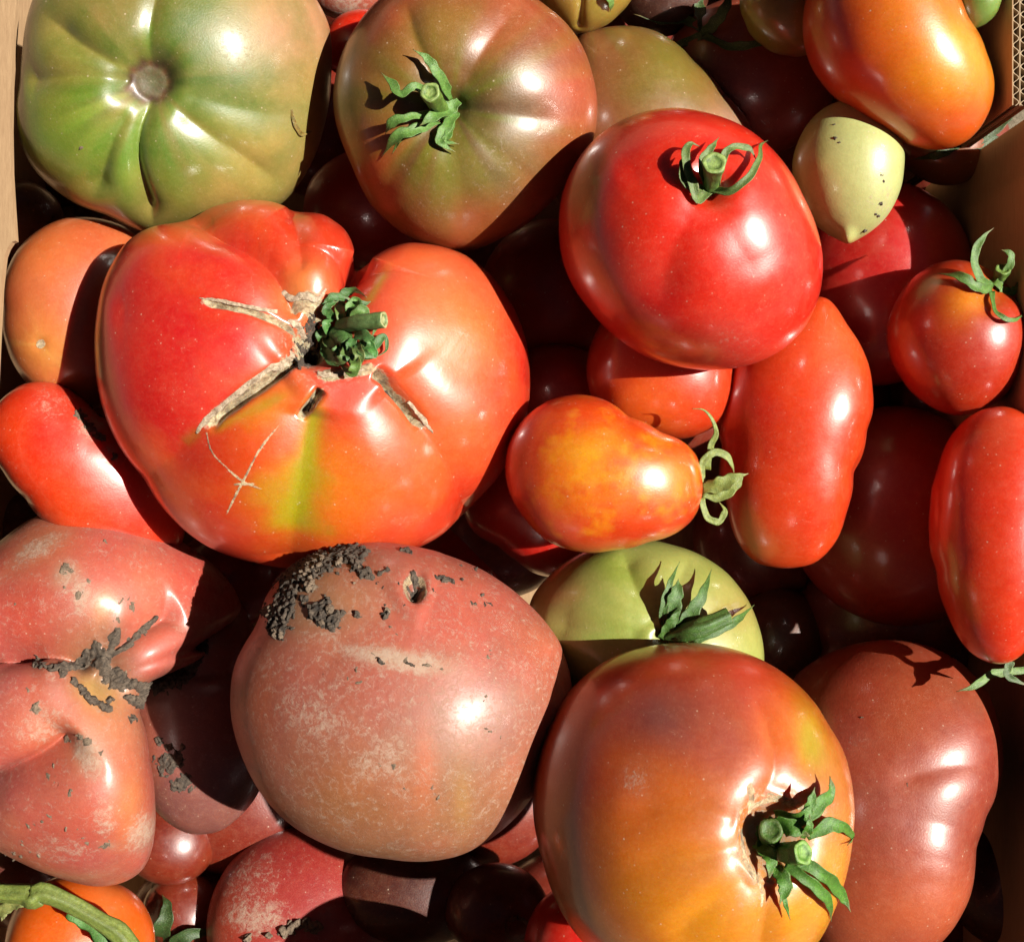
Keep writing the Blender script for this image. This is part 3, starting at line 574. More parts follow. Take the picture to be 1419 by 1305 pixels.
# --- dusky red tomato, lower right
f = Fruit([(1105,935),(1150,905),(1210,888),(1270,890),(1325,913),(1365,955),(1386,1020),(1386,1080),(1366,1130),(1352,1175),(1350,1215),(1335,1262),(1300,1310),(1250,1340),(1150,1330),(1080,1250),(1060,1100),(1075,990)], -125, 150, (1226,1105), N=90, seed=26, sm=3)
f.groove([(1370,1165),(1290,1140),(1200,1150)],30,4,1.5,(.05,.4)).groove([(1360,1205),(1280,1190),(1200,1190)],22,2,1.5,(.05,.4)).groove([(1340,1240),(1280,1225),(1200,1230)],22,2.2,1.5,(.05,.4)).groove([(1390,1060),(1320,1060),(1220,1090)],22,5,1.5,(.05,.3))
f.base((152,62,50)).mottle((128,70,52),.6,2.5).mottle((184,84,60),.5,3,0,.5,75).splat(1240,960,80,(186,92,60),.7).splat(1150,1020,60,(166,52,44),.8).splat(1290,1120,60,(160,76,60),.6).splat(1250,1260,110,(200,100,68),.8,ry=60).splat(1180,920,60,(160,50,40),.6).dusty(1190,1030,30,.35).dusty(1240,1100,50,.25)
f.build('beefsteak_tomato', 'dusky red ribbed tomato in the lower right, behind the big orange one', mat=SKIN_MATT)
f.crust(cover((1195,994,4),(1259,1085,3)), 2, name='dried_speck', scale=.01)
# --- dusty pink tomato with soil
f = Fruit([(321,968),(327,922),(342,892),(361,865),(371,826),(400,796),(453,765),(503,754),(549,756),(599,765),(645,780),(702,811),(744,849),(775,895),(789,938),(790,968),(762,1045),(720,1122),(683,1156),(633,1183),(587,1191),(530,1185),(453,1167),(396,1133),(357,1087),(334,1037)], 42, 190, (556,972), N=150, n=2.15, seed=27, sm=3)
f.pit(576,812,12,26,2,ry=16).groove([(585,820),(680,850),(760,930)],50,6,1.6,(.1,.4)).groove([(560,825),(470,890),(400,1000)],50,6,1.6,(.1,.4)).groove([(765,890),(778,930),(770,980)],14,4,1.3)
f.base((158,82,72)).mottle((128,84,62),.8,2.2).mottle((118,70,66),.4,5,0,.5,79).mottle((184,86,80),.6,3,0,.4,77).splat(620,850,140,(200,92,82),.8,ry=70).splat(470,980,90,(150,84,78),.5).splat(620,1110,130,(150,104,66),.8).splat(480,930,100,(178,88,74),.7).splat(350,980,30,(196,88,52),.8,ry=100).splat(470,1120,90,(160,98,56),.8).splat(450,830,70,(184,132,92),.7,ry=40).splat(760,900,50,(206,98,78),.6).splat(590,1060,16,(206,98,60),.5,ry=60).splat(640,1110,14,(170,128,62),.5,ry=50)  # orange splat along the left rim paints light bounced from the neighbour
f.dust[:] = 0.45
f.splat(550,912,70,(186,150,122),.75,ry=13,rot=9,wob=.8).dusty(545,912,95,1.0,ry=20,rot=10).dusty(440,980,90,.62,ry=110).dusty(530,1050,70,.7,ry=60).dusty(640,960,90,.5,ry=60).dusty(480,1120,80,.5,ry=40).dusty(720,1020,40,.5,ry=120,rot=30).dusty(580,780,120,.4,ry=20).dusty(430,880,60,.6,ry=20,rot=-20).dusty(640,860,90,.35,ry=30)
f.splat(575,812,12,(70,44,26),.9,wob=.2).scar_spot(576,812,15,.8,ring=.5)
f.splat(405,800,40,(92,64,48),.8,wob=.7).splat(450,850,44,(100,70,52),.8,ry=22,wob=.8).splat(480,772,34,(104,72,54),.8,ry=14,wob=.8).splat(430,825,60,(176,128,92),.5,wob=.8)
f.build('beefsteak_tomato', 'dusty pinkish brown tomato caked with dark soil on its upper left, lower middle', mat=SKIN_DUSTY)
f.crust(cover(([(385,870),(392,838),(402,812)],18),([(402,808),(430,785),(452,780)],22),([(455,775),(480,765),(500,766)],13),([(485,775),(498,788),(508,794)],11),(440,850,19),(462,856,17),(450,838,13),(385,872,20),(535,848,8),(494,848,7),(420,830,10)), 4.5, mat=MUD_AND_SHADE, seed=4, scale=.12)
f.crust(cover(([(425,795),(444,776)],13),(375,850,13),(384,878,11),(428,812,11),(455,842,8),(498,786,7),(535,843,5),(470,778,9),(445,862,7)), 6, mat=SOIL, seed=8, scale=.12)
f.crust(cover(([(524,795),(538,789)],3.5),([(605,796),(628,802)],4),([(556,762),(570,766)],2.5),([(574,792),(578,804),(574,818)],5.5),([(566,806),(586,808)],3),(672,822,3),([(518,910),(530,916)],3),([(565,918),(574,922)],3)), 3, mat=MUD_AND_SHADE, seed=12, scale=.2)
f.crust(cover((515,905,5),(562,915,6),(592,921,4),(497,902,3),(611,926,3)), 1.0, mat=SOIL, seed=14, scale=.3)
f.crumbs(32, (420,790,720,1130), r=(1.5,3.2), seed=7)
f.crumbs(26, (400,765,680,860), r=(1.4,3), h=1.0, seed=8, mat=MUD_AND_SHADE)
# --- cracked, soil-smeared tomato on the left
f = Fruit([(110,709),(170,715),(218,736),(262,762),(300,790),(328,825),(338,860),(320,890),(262,905),(215,915),(192,945),(186,985),(192,1040),(200,1090),(209,1140),(208,1180),(196,1206),(170,1222),(130,1227),(80,1212),(30,1192),(-20,1165),(-70,1080),(-85,950),(-60,820),(0,757),(50,722)], -50, 165, (95,960), N=140, n=2.3, seed=28, sm=2.2)
f.groove([(-60,900),(20,890),(90,893),(150,915)],26,60,1.15,(.05,.15)).groove([(-40,1110),(30,1075),(75,1045),(112,1008)],26,44,1.2,(.05,.2)).pit(120,810,90,-26,2).pit(150,1090,80,-30,2).pit(155,935,40,40,2).groove([(150,905),(200,870),(250,840)],18,30,1.3,(.1,.1)).groove([(60,900),(20,905),(-40,905)],30,10,1.5)
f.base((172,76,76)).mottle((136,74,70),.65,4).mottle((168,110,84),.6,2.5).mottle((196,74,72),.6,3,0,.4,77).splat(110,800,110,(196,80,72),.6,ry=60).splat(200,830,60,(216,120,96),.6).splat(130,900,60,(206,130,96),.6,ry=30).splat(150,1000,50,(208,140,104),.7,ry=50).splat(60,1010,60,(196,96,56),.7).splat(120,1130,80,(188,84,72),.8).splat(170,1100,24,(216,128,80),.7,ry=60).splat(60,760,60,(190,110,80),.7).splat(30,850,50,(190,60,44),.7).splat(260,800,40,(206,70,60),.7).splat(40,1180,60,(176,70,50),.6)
f.splat(142,950,34,(226,186,112),.95,ry=28).splat(140,850,16,(230,150,80),.6).dust[:] = 0.38
f.splat(160,915,44,(120,84,62),.8,wob=.7).splat(80,912,50,(130,90,68),.7,ry=14,wob=.7).splat(60,765,30,(160,130,104),.5,ry=12,rot=-20,wob=.8).splat(92,812,14,(170,136,112),.7,wob=.8).splat(110,835,10,(170,136,112),.7,ry=18,wob=.8).splat(118,1035,14,(166,134,108),.7,ry=22,wob=.8).splat(195,1140,16,(172,138,116),.6,ry=34,wob=.7).splat(148,1158,14,(172,138,116),.6,ry=8,wob=.8).dusty(60,770,50,.8,ry=20,rot=-20).dusty(95,815,30,.7).dusty(110,840,20,.9,ry=30).dusty(60,1000,60,.7).dusty(120,1040,26,.9,ry=40).dusty(190,1140,30,.9,ry=50).dusty(80,1170,80,.6,ry=30).dusty(140,1110,20,.8,ry=36).dusty(220,770,50,.5,ry=20,rot=30).dusty(100,720,60,.6,ry=16)
g = Fruit([(230,800),(300,800),(345,860),(366,940),(372,1040),(350,1112),(305,1152),(262,1155),(222,1130),(195,1080),(185,1000),(170,930),(180,850)], -150, 100, (268,985), N=90, seed=29, sm=3)
g.groove([(190,900),(270,925),(340,920)],24,16,1.3,(.1,.1)).base((118,66,66)).splat(270,1000,70,(140,72,70),.7).splat(200,1060,20,(180,90,64),.6,ry=80).splat(320,880,50,(170,90,80),.6).dust[:] = 0.3
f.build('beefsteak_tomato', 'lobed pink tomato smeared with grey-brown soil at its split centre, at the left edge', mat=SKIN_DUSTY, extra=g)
f.crust(cover(([(32,890),(36,908),(52,916),(78,922)],9),([(84,922),(100,914),(120,900),(134,893)],14),([(162,878),(164,896),(154,912)],13),([(150,906),(160,922),(182,944)],19),([(102,942),(112,952),(128,968),(150,980)],9),([(184,942),(202,954)],13),([(184,966),(200,976)],10),(180,994,8),(158,970,8),([(176,892),(205,868),(226,850)],8)), 7, mat=SOIL_DAMP, seed=5, scale=.10)
f.crust(cover((93,808,9),(108,836,7),(118,822,4),(50,982,9),(92,1036,7),(118,1022,8),(76,1084,4),(144,1158,8),(112,1018,6)), 1.6, mat=SOIL, seed=9, scale=.28)
f.crumbs(40, (10,730,190,1200), seed=3)
g.root = f.root; fr = g.fw > .3; g.fx, g.fy = proj(g.P[fr]); g.fz = g.P[fr][:, 2]
g.crust(cover(([(190,900),(240,870),(290,845)],30),([(215,945),(250,930),(275,890)],20),(238,1055,26),(252,1085,22),(220,1025,10)), 3, mat=MUD_AND_SHADE, seed=6, scale=.09)
# --- giant cracked red tomato
f = Fruit([(134,500),(136,440),(150,380),(175,338),(200,320),(232,311),(262,300),(288,284),(330,275),(378,279),(408,292),(448,298),(478,320),(491,350),(488,384),(500,374),(528,351),(562,339),(605,343),(645,356),(682,386),(712,432),(731,482),(736,535),(724,590),(700,645),(662,700),(620,735),(580,756),(530,770),(470,783),(400,785),(345,776),(290,755),(240,715),(198,662),(163,612),(142,558)], -12, 168, (436,530), N=230, n=2.1, seed=30, sm=1.5)
f.groove([(500,352),(486,392),(460,425),(440,450)],30,55,1.25,(.02,.2)).groove([(215,290),(270,298),(325,318),(368,352),(395,400),(420,440)],30,36,1.2,(.3,.2)).groove([(400,282),(412,320),(418,370)],20,9,1.4,(.1,.3))
f.groove([(400,500),(300,575),(225,640),(170,690)],44,16,1.5,(.1,.3)).groove([(430,560),(418,650),(400,790)],40,14,1.6,(.1,.05)).groove([(540,520),(600,600),(645,680),(660,740)],36,18,1.4,(.1,.1)).groove([(560,450),(630,500),(690,520),(760,530)],40,8,1.6,(.5,.1)).groove([(410,440),(300,420),(140,430)],40,7,1.5,(.1,.1)).groove([(470,540),(520,640),(540,770)],50,-6,1.6,(.2,.2))
f.pit(445,462,56,62,2.0,ry=44)
f.pit(424,460,22,56,2.5,ry=30)
# open cracks
f.groove([(272,600),(288,578),(325,552),(370,520),(405,492)],9,24,2.2,(.1,.05),2).groove([(414,584),(426,566),(446,540)],6,24,2.2,(.1,.05)).groove([(600,598),(578,566),(552,538),(520,514)],8,24,2.2,(.1,.05),1.5).groove([(276,414),(320,420),(370,432),(405,446)],5,9,2,(.1,.05),1)
f.base((222,56,48)).mottle((226,80,62),.5,2).splat(260,440,120,(214,42,42),.8).splat(620,560,120,(230,98,62),.85).splat(600,420,80,(228,120,84),.9).splat(270,460,110,(216,46,50),.7).splat(640,470,60,(236,130,60),.6).splat(460,660,110,(234,110,40),.85,ry=70).splat(370,570,50,(232,130,50),.8,ry=36,rot=-30).splat(420,330,60,(222,66,36),.7).splat(360,300,30,(224,80,50),.6)
f.splat(415,385,40,(232,150,90),.7).splat(300,660,50,(196,62,32),.7).splat(640,700,60,(212,58,40),.7).splat(330,720,60,(214,60,34),.7).splat(730,500,30,(206,32,30),.8,ry=80).splat(560,620,60,(228,106,66),.5).splat(480,700,60,(240,120,36),.6).splat(220,580,60,(206,34,28),.6)
f.line([(436,560),(428,620),(418,680),(402,750)],15,(176,176,44),.9).line([(425,640),(408,690),(400,752)],46,(176,166,44),.85,.9).line([(370,560),(330,600)],22,(200,140,50),.5,.8).mottle((236,120,60),.4,3).line([(455,730),(458,745)],9,(190,130,40),.7).line([(282,600),(330,578),(400,545)],9,(178,150,40),.7).line([(262,604),(240,622)],9,(150,100,40),.6).line([(540,370),(515,410)],7,(190,150,60),.7)
f.splat(345,620,40,(228,90,44),.5)
f.pit(430,470,26,30,2.2,ry=24).scar_spot(436,456,40,1.0,ry=30).scar([(395,400),(420,398),(452,404),(470,395)],13,1,.5).scar([(405,492),(370,518),(325,552),(288,578),(272,598)],12,1).scar([(276,414),(310,418),(350,426),(400,440)],7,1).scar([(413,586),(426,568),(446,540)],8,1)
f.scar([(600,600),(578,568),(552,540),(520,512)],10,1).scar([(445,520),(480,516),(520,508)],12,1,.4).scar([(402,440),(412,470),(408,492)],12,1).scar([(270,598),(285,628),(310,648),(336,668),(365,682)],2.2,.62,.3).scar([(386,590),(360,622),(340,660),(322,695),(312,716)],2.4,.66,.3).scar([(322,672),(352,672)],2.2,.7).dusty(300,540,60,.25).dusty(560,720,40,.45,ry=16)
f.dusty(445,480,90,.6)
f.build('beefsteak_tomato', 'huge ribbed red and orange tomato with star-shaped corky cracks round its green calyx')
for p in ([(470,430,6,5),(475,410,16,6),(492,403,22,4),(508,412,20,1)], [(450,425,6,4),(462,412,14,5),(486,416,20,4)], [(455,470,8,6),(452,488,14,7),(462,502,14,6),(480,506,12,2)], [(470,478,12,5),(484,492,22,6),(486,508,18,3)], [(490,470,14,5),(486,484,22,6),(495,496,24,1)], [(500,480,10,5),(520,478,14,6),(532,466,12,4),(536,484,8,2),(520,496,8,1)],
          [(455,455,8,6),(446,465,12,7),(450,480,12,2)], [(495,478,16,4),(505,490,26,5),(522,497,18,1)], [(480,420,12,5),(496,424,20,6),(514,418,16,2)], [(460,440,10,5),(452,428,18,5),(470,416,22,2)]): f.sepal(p, (82,122,66), (150,150,110), fold=.6)
f.crust(cover(([(434,428),(426,460),(412,490)],22),(404,452,9),(440,430,9),([(400,500),(380,520)],4),([(422,575),(432,560)],5),([(560,548),(572,562)],4)), 4, mat=MUD_AND_SHADE, seed=21, scale=.2)  # dark crust painting the shade in the hole and crack gaps
for i in range(12):
    a = i * 2.4; r0 = 16 + 8 * (i % 3); x0, y0 = 484 + r0 * .5 * math.cos(a), 466 + r0 * .8 * math.sin(a); b = a + 1.3
    f.sepal([(x0, y0, 8, 5), (x0 + 14 * math.cos(a), y0 + 16 * math.sin(a), 16 + 4 * (i % 4), 6.5), (x0 + 24 * math.cos(a + .4), y0 + 26 * math.sin(a + .4), 18, 5), (x0 + 24 * math.cos(b), y0 + 24 * math.sin(b), 12, 1)], (100 + 8 * (i % 4), 142 + 7 * (i % 3), 82), (150,150,110), fold=.6)
f.stem([(472,452,10,9),(496,447,22,10),(532,443,28,10.5)], (112,138,84),(200,200,150)); f.stem([(470,462,4,13),(476,470,12,12),(480,478,18,8)], (84,120,62),(94,126,66))
def crack_lip(pts, w, hgt=3.0, col=None):
    C, ww = f.path([(x, y, h_ * 0.15 - 0.4, w * .8) for x, y, h_ in pts], 34)
    return strip('cork_flap', C, ww * (0.75 + 0.35 * RNG.random(len(ww))), f.root, (150,122,88), (180,150,110), .15, 1.2, 0, .2, mat=CORK)
crack_lip([(398,494,5),(375,508,4),(350,526,4),(326,545,4),(300,566,4),(282,586,3),(272,600,2)], 7.5); crack_lip([(404,488,8),(392,502,6),(376,512,5)], 10); crack_lip([(384,432,4),(358,428,3),(330,422,3),(300,416,3),(276,413,1)], 3.4)
crack_lip([(566,556,4),(578,570,3),(590,586,2),(600,600,1)], 4.5); crack_lip([(420,470,4),(412,452,6),(398,444,4)], 7); crack_lip([(392,404,4),(404,414,6),(420,410,4),(440,414,4),(452,400,6)], 6); crack_lip([(440,518,2),(458,520,5),(478,516,6),(505,512,5)], 5)
# --- orange tomato with a blossom star, left
f = Fruit([(5,430),(12,370),(45,325),(90,303),(140,303),(185,320),(205,380),(205,480),(175,540),(120,572),(70,557),(30,522),(10,480)], -78, 92, (102,435), N=80, seed=31)
f.base((206,108,72)).mottle((196,88,60),.5,2.5).splat(130,400,60,(192,84,56),.7).splat(60,350,50,(226,120,62),.6).splat(55,478,40,(226,150,84),.7).streaks(55,478,(226,170,96),.6,10,60).pit(55,478,10,4).scar_spot(55,478,7,1).dusty(60,370,50,.3)
f.build('round_tomato', 'salmon-orange tomato with a small blossom scar, at the left edge behind the huge cracked one')
f = Fruit([(-18,600),(0,555),(30,532),(75,530),(110,550),(135,578),(180,595),(230,620),(260,700),(250,760),(180,785),(110,765),(65,725),(35,690),(5,655)], -45, 78, (112,640), N=70, seed=32, sm=3)
f.base((222,58,30)).splat(20,600,30,(232,76,30),.7).splat(60,600,30,(200,40,24),.6).splat(110,700,60,(222,80,40),.6).dusty(125,590,26,1,ry=20,rot=40).dusty(70,560,30,.6).dusty(155,630,20,.8)
f.build('pear_tomato', 'red-orange knobbly tomato at the left edge, below the salmon-orange one'); f.crust(cover(([(108,572),(128,596),(142,606)],7),(158,632,6)), 1.6, seed=3, scale=.25)
f = Fruit([(8,1295),(25,1250),(55,1225),(110,1210),(155,1222),(205,1262),(215,1310),(180,1370),(90,1395),(20,1365)], -85, 85, (105,1300), N=60, seed=33)
f.base((232,104,42)).splat(150,1240,30,(236,130,80),.5).build('plum_tomato', 'bright orange tomato under the hairy green stalk in the bottom left corner')
f = Fruit((235,1163,66,64), -330, 58, N=40, seed=34); f.base((120,36,24)).build('round_tomato', 'small shaded red tomato under the lobed soil-smeared one')  # shade is put into the base colour, darker than the fruit itself
f = Fruit((420,1278,136,132), -320, 105, N=80, seed=35)
f.base((160,34,36)).splat(310,1260,40,(170,60,40),.8,ry=80).dust[:] = .3  # crimson base darkened in place of the shadow over this tomato
f.dusty(350,1210,60,.6).dusty(360,1270,60,.9,ry=30).build('round_tomato', 'dusty crimson tomato at the bottom edge with crumbs of soil on it, mostly in shadow', mat=SKIN_DUSTY)
f.crust(cover(([(395,1290),(420,1280),(440,1285)],12),(345,1300,8),(372,1296,6)), 7, seed=10, scale=.13)
f = Fruit((808,1318,84,96), -90, 84, N=50, seed=36); f.base((222,44,34)).build('round_tomato', 'bright red tomato at the bottom edge, tucked against the big golden orange one')
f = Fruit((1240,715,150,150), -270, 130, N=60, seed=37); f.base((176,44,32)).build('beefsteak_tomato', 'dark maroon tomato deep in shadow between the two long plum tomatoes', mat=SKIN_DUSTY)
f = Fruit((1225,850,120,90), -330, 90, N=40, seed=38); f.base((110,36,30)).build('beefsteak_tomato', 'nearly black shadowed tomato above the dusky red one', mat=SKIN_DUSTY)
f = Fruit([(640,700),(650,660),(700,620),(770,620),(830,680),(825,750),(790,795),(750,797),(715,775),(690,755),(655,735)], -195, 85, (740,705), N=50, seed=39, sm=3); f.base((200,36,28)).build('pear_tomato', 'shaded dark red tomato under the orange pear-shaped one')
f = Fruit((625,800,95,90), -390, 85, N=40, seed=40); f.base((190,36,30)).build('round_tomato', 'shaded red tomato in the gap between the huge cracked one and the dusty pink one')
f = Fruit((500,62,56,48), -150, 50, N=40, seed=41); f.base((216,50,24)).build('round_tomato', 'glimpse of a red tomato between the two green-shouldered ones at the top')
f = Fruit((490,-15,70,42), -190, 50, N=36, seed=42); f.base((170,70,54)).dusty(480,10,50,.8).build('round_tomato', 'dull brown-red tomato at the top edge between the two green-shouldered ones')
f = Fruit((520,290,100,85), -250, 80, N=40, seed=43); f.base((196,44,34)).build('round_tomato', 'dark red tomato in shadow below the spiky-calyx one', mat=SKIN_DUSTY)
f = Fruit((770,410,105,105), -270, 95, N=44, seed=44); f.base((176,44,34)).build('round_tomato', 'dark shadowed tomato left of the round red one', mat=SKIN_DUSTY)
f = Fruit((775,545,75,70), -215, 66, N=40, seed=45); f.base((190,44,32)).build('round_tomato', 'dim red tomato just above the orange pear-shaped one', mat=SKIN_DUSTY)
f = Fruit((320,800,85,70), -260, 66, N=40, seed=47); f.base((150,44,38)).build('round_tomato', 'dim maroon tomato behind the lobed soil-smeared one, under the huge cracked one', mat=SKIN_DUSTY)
f = Fruit((255,1262,58,54), -340, 48, N=36, seed=49); f.base((120,36,24)).build('round_tomato', 'shaded red tomato in the lower left beside a dark leaf')  # base colour darkened to carry the shade down here
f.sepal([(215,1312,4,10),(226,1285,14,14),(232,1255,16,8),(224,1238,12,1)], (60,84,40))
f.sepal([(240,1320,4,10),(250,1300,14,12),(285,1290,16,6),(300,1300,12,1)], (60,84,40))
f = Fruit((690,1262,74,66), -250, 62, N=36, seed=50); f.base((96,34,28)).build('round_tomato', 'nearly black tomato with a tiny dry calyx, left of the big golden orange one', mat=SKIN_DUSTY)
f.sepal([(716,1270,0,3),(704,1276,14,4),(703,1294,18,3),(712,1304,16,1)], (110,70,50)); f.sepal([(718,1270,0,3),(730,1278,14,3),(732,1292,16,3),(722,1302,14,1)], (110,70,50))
f = Fruit((575,1235,110,75), -300, 72, N=36, seed=51); f.base((72,28,24)).build('round_tomato', 'very dark tomato in the shadow below the dusty pink one', mat=SKIN_DUSTY)  # very dark base paints the shadow where sun still gets in
f = Fruit((1400,1225,85,90), -250, 76, N=36, seed=57); f.base((64,28,22)).build('round_tomato', 'added tomato coloured near black for shade, in the bottom right corner', mat=SKIN_DUSTY)  # added tomato, its near-black base paints the corner's darkness
f = Fruit((1410,1020,80,95), -260, 72, N=36, seed=52); f.base((80,36,26)).build('round_tomato', 'tomato coloured near black for shade, beside the dusky red one at the right edge', mat=SKIN_DUSTY)  # near-black base colour stands in for shade along the right wall
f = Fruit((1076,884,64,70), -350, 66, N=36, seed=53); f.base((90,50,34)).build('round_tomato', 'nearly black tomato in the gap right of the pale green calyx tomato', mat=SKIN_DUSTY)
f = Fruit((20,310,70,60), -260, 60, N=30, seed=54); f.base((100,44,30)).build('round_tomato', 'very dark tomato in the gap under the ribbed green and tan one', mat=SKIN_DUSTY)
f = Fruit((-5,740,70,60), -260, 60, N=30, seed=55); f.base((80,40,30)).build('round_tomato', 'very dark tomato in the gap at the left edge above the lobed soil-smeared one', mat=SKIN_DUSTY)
f = Fruit((15,1225,70,60), -210, 60, N=30, seed=56); f.base((90,34,26)).build('round_tomato', 'added tomato coloured very dark for shade, under the lobed soil-smeared one at the left edge', mat=SKIN_DUSTY)  # added over the sunlit floor, shade painted into its base colour
f = Fruit((690,1436,118,112), 15, 108, N=40, seed=59); f.base((206,60,40)).build('round_tomato', 'unseen red tomato added below the bottom edge to shade the gaps at lower left')  # unseen tomato, added so its shadow falls on the lower left gaps
# ---------------------------------------------------------------- lower layer that fills the box
k = 60
bl = Fruit((700,600,90,88), -420, 84, N=20, seed=60); bl.base((120,34,26)).build('round_tomato', 'shadowed tomato in the hidden lower layer of the box', mat=SKIN_DUSTY, group='tomatoes in the lower layer')  # base darkened so the gaps above look shaded
src, body = bl.root, bl.body
src.location.z = (bl.P[:, 2].min() + BZ) * S
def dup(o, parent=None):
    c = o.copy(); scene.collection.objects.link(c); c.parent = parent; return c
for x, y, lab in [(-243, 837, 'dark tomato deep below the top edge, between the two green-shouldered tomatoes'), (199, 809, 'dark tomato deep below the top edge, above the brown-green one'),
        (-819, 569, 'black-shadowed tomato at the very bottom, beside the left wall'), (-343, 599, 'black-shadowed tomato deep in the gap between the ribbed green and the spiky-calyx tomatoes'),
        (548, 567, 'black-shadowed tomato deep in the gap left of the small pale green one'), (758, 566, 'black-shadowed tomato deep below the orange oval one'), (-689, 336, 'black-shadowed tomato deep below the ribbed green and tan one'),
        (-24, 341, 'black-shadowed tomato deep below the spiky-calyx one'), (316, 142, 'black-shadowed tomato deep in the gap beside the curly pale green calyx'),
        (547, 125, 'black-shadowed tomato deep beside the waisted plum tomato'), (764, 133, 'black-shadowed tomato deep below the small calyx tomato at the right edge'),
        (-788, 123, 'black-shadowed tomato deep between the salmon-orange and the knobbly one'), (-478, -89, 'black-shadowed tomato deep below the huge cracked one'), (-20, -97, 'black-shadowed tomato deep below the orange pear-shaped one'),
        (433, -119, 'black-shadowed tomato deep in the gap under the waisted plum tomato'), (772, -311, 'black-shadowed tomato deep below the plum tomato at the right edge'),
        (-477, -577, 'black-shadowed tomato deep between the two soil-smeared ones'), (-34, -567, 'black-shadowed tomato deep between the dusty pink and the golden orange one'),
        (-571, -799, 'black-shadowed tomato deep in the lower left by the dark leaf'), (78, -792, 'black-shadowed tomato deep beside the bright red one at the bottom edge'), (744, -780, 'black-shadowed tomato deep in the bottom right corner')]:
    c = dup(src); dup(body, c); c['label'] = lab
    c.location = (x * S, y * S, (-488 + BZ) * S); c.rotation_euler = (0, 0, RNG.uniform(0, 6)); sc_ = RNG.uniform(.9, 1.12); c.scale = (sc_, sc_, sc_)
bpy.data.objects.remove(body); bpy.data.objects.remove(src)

# ---------------------------------------------------------------- hairy green stalk, bottom left
st = thing('vine_stalk', 'light green stalk with a swollen joint, lying across the tomato in the bottom left corner', 'stalk', unproj(60, 1245, 0))
def wpath(pts, n=30):
    A = smooth_pts(pts, n); return np.array([unproj(a[0], a[1], a[2]) for a in A]), A[:, 3]
C, w_ = wpath([(-40,1228,20,12),(0,1236,22,12),(35,1238,24,13),(48,1242,25,15),(62,1236,25,13),(100,1252,24,11),(140,1276,22,11),(165,1292,20,13),(180,1315,16,14)]); stalk('stem', C, w_, st, (138,150,78), (170,180,110), .14)
C, w_ = wpath([(95,1262,8,5),(120,1272,6,9),(150,1290,4,12),(175,1310,0,12),(190,1330,-4,8)]); strip('leaf', C, w_ * 1.5, st, (96,140,70), (96,140,70), .4, 2)
C, w_ = wpath([(40,1244,18,8),(20,1250,14,9),(2,1262,10,7),(-10,1275,5,3)]); strip('leaf', C, w_, st, (150,150,92), (150,140,90), .5, 1.5)
C, w_ = wpath([(12,1252,10,4),(6,1266,6,4),(2,1276,2,1)]); strip('leaf', C, w_, st, (170,170,120), (150,140,90), .5, 1)

# ---------------------------------------------------------------- cardboard box
def solid(name, pts, z0, z1, mat, parent):
    """prism from an outline in plan (layout x, y) between two heights"""
    n = len(pts); V = [(x, y, z0) for x, y in pts] + [(x, y, z1) for x, y in pts]
    me = bpy.data.meshes.new(name); org = np.array(parent['_org'])
    P = [tuple((np.array(v) - org) * S) for v in V]
    F = [tuple(range(n, 2 * n)), tuple(range(n - 1, -1, -1))] + [(i, (i + 1) % n, n + (i + 1) % n, n + i) for i in range(n)]
    me.from_pydata(P, [], F); me.update(); me.materials.append(mat)
    o = bpy.data.objects.new(name, me); scene.collection.objects.link(o); o.parent = parent; return o
box = thing('cardboard_box', 'brown corrugated cardboard box holding all the tomatoes, seen at the left and right edges', 'box', (0, 0, -490))
XL = unproj(-75, 0, -40)[0]; XR = unproj(1405, 0, 60)[0]; XR2 = unproj(1430, 0, 20)[0] - XR; XR3 = unproj(1424, 0, 35)[0] - XR; YT, YB = 850, -850
def rect(x0, x1, y0, y1): return [(x0, y0), (x1, y0), (x1, y1), (x0, y1)]
solid('bottom_panel', rect(XL - 14, XR + 170, YB - 14, YT + 14), -504, -490, CARD, box)
solid('end_wall', rect(XL, XR + 90, YT, YT + 14), -490, 20, CARD, box); solid('end_wall', rect(XL, XR + 150, YB - 14, YB), -490, 20, CARD, box)
solid('side_wall', rect(XL - 14, XL, YB - 14, YT + 14), -490, 58, CARD, box)
# left flap folded over the rim, its edge torn
zf = 60
fl = [unproj(x, y, zf + 8)[:2] for x, y in [(-150,-300),(26,-300),(25,-40),(24,0),(20,60),(16,120),(15,180),(16,240),(19,290),(22,334),(17,336),(11,345),(7,356),(5,372),(2,400),(-4,520),(-12,700),(-14,1000),(-14,1500),(-150,1500)]]
solid('folded_flap', [tuple(p) for p in fl][::-1], zf, zf + 10, CARD, box)
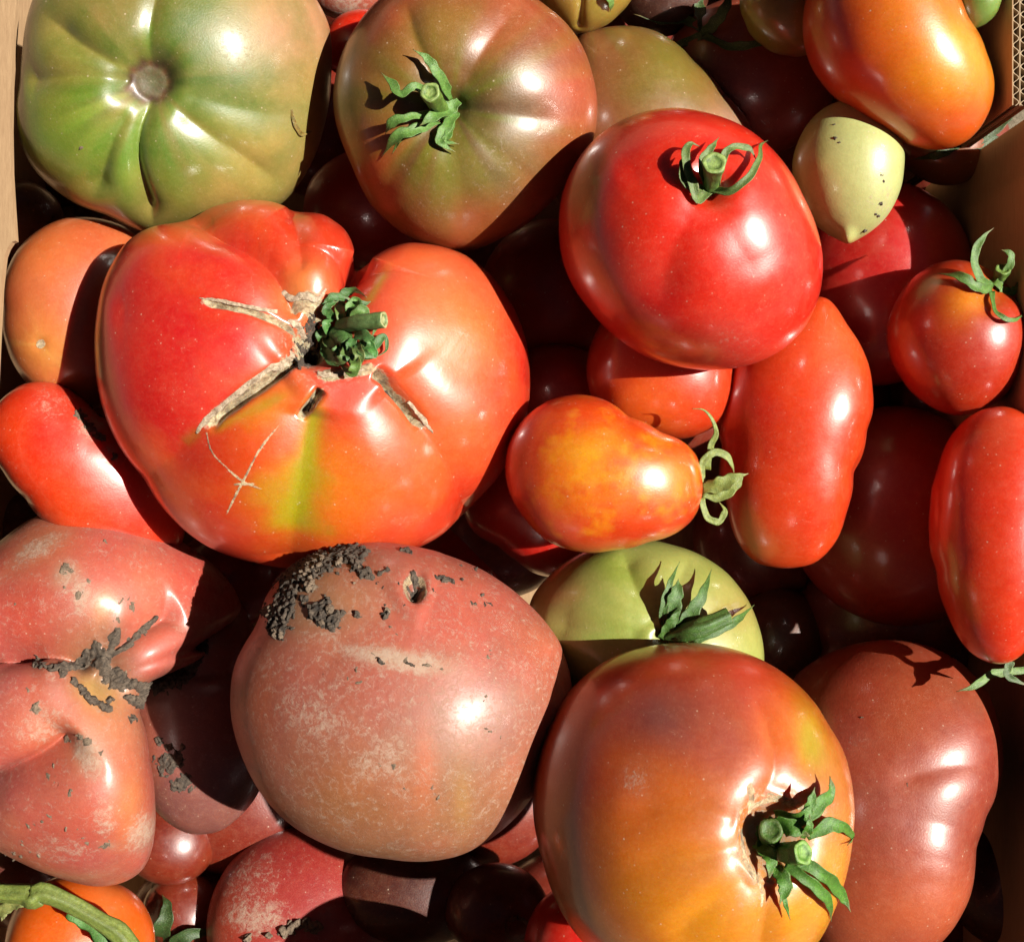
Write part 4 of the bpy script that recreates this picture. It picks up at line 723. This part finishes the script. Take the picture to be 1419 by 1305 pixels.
# right wall: liners and fluting, the rim higher at the top of the picture
def wall_piece(y0, y1, z1, dx=0, pitch=17.0):
    x0 = XR + dx; t = 1.6
    w = solid('side_wall', rect(x0, x0 + t, y0, y1), -490, z1, CARD, box)
    solid('outer_liner', rect(x0 + 22, x0 + 22 + t, y0, y1), -490, z1 - 1, CARD, w_parent(w))
    for a, b in ((t + .3, 10.2), (12.0, 21.7)):
        n = int((y1 - y0) / pitch * 10); ys = np.linspace(y0, y1, n); xs = x0 + (a + b) / 2 + (b - a) / 2 * np.sin(2 * math.pi * ys / pitch + a + 0.35 * np.sin(ys * 0.05)) * 0.93
        V = []; 
        for x, y in zip(xs, ys):
            for dxx in (-.7, .7):
                for z in (-200, z1 - 2): V.append((x + dxx, y, z))
        F = []
        for i in range(n - 1):
            q = i * 4; r = q + 4
            F += [(q, r, r + 1, q + 1), (q + 2, q + 3, r + 3, r + 2), (q + 1, r + 1, r + 3, q + 3), (q, q + 2, r + 2, r)]
        mesh_obj('fluting', np.array(V, float), np.array(F), CARD_EDGE, w_parent(w), smooth=False)
    solid('middle_liner', rect(x0 + 10.4, x0 + 11.8, y0, y1), -490, z1 - 1.5, CARD_EDGE, w_parent(w))
def w_parent(w):
    if '_org' not in w: w['_org'] = list(box['_org'])
    return w
yy = lambda py, z: unproj(0, py, z)[1]
wall_piece(yy(146, 55), YT, 55)
wall_piece(yy(258, -45) + 0.5, yy(146, 55) - 0.5, 10, XR2)
wall_piece(yy(700, -20), yy(258, -45), 20, XR3 + 6)
solid('side_wall', rect(XR + XR3 + 6 + 24, XR + XR3 + 100, yy(700, -20) - 8, yy(700, -20) - 1), -490, 18, CARD, box)  # added return panel, blocks the light leaking between the wall pieces
wall_piece(YB, yy(700, -20) - 0.5, 35, XR3 + 66)

# ---------------------------------------------------------------- ground under the box
gm = soil_material('ground_soil', (0.10, 0.08, 0.05), (0.2, 0.16, 0.11))
me = bpy.data.meshes.new('ground'); n = 24; xs = np.linspace(-30, 30, n + 1)
me.from_pydata([(x, y, -0.006 + 0.0) for x in xs for y in xs], [], [(i * (n + 1) + j, (i + 1) * (n + 1) + j, (i + 1) * (n + 1) + j + 1, i * (n + 1) + j + 1) for i in range(n) for j in range(n)])
me.materials.append(gm); g_ = bpy.data.objects.new('ground', me); scene.collection.objects.link(g_); g_['kind'] = 'structure'; g_['label'] = 'bare brown ground under the box'
for o in list(scene.objects):
    if '_org' in o: del o['_org']
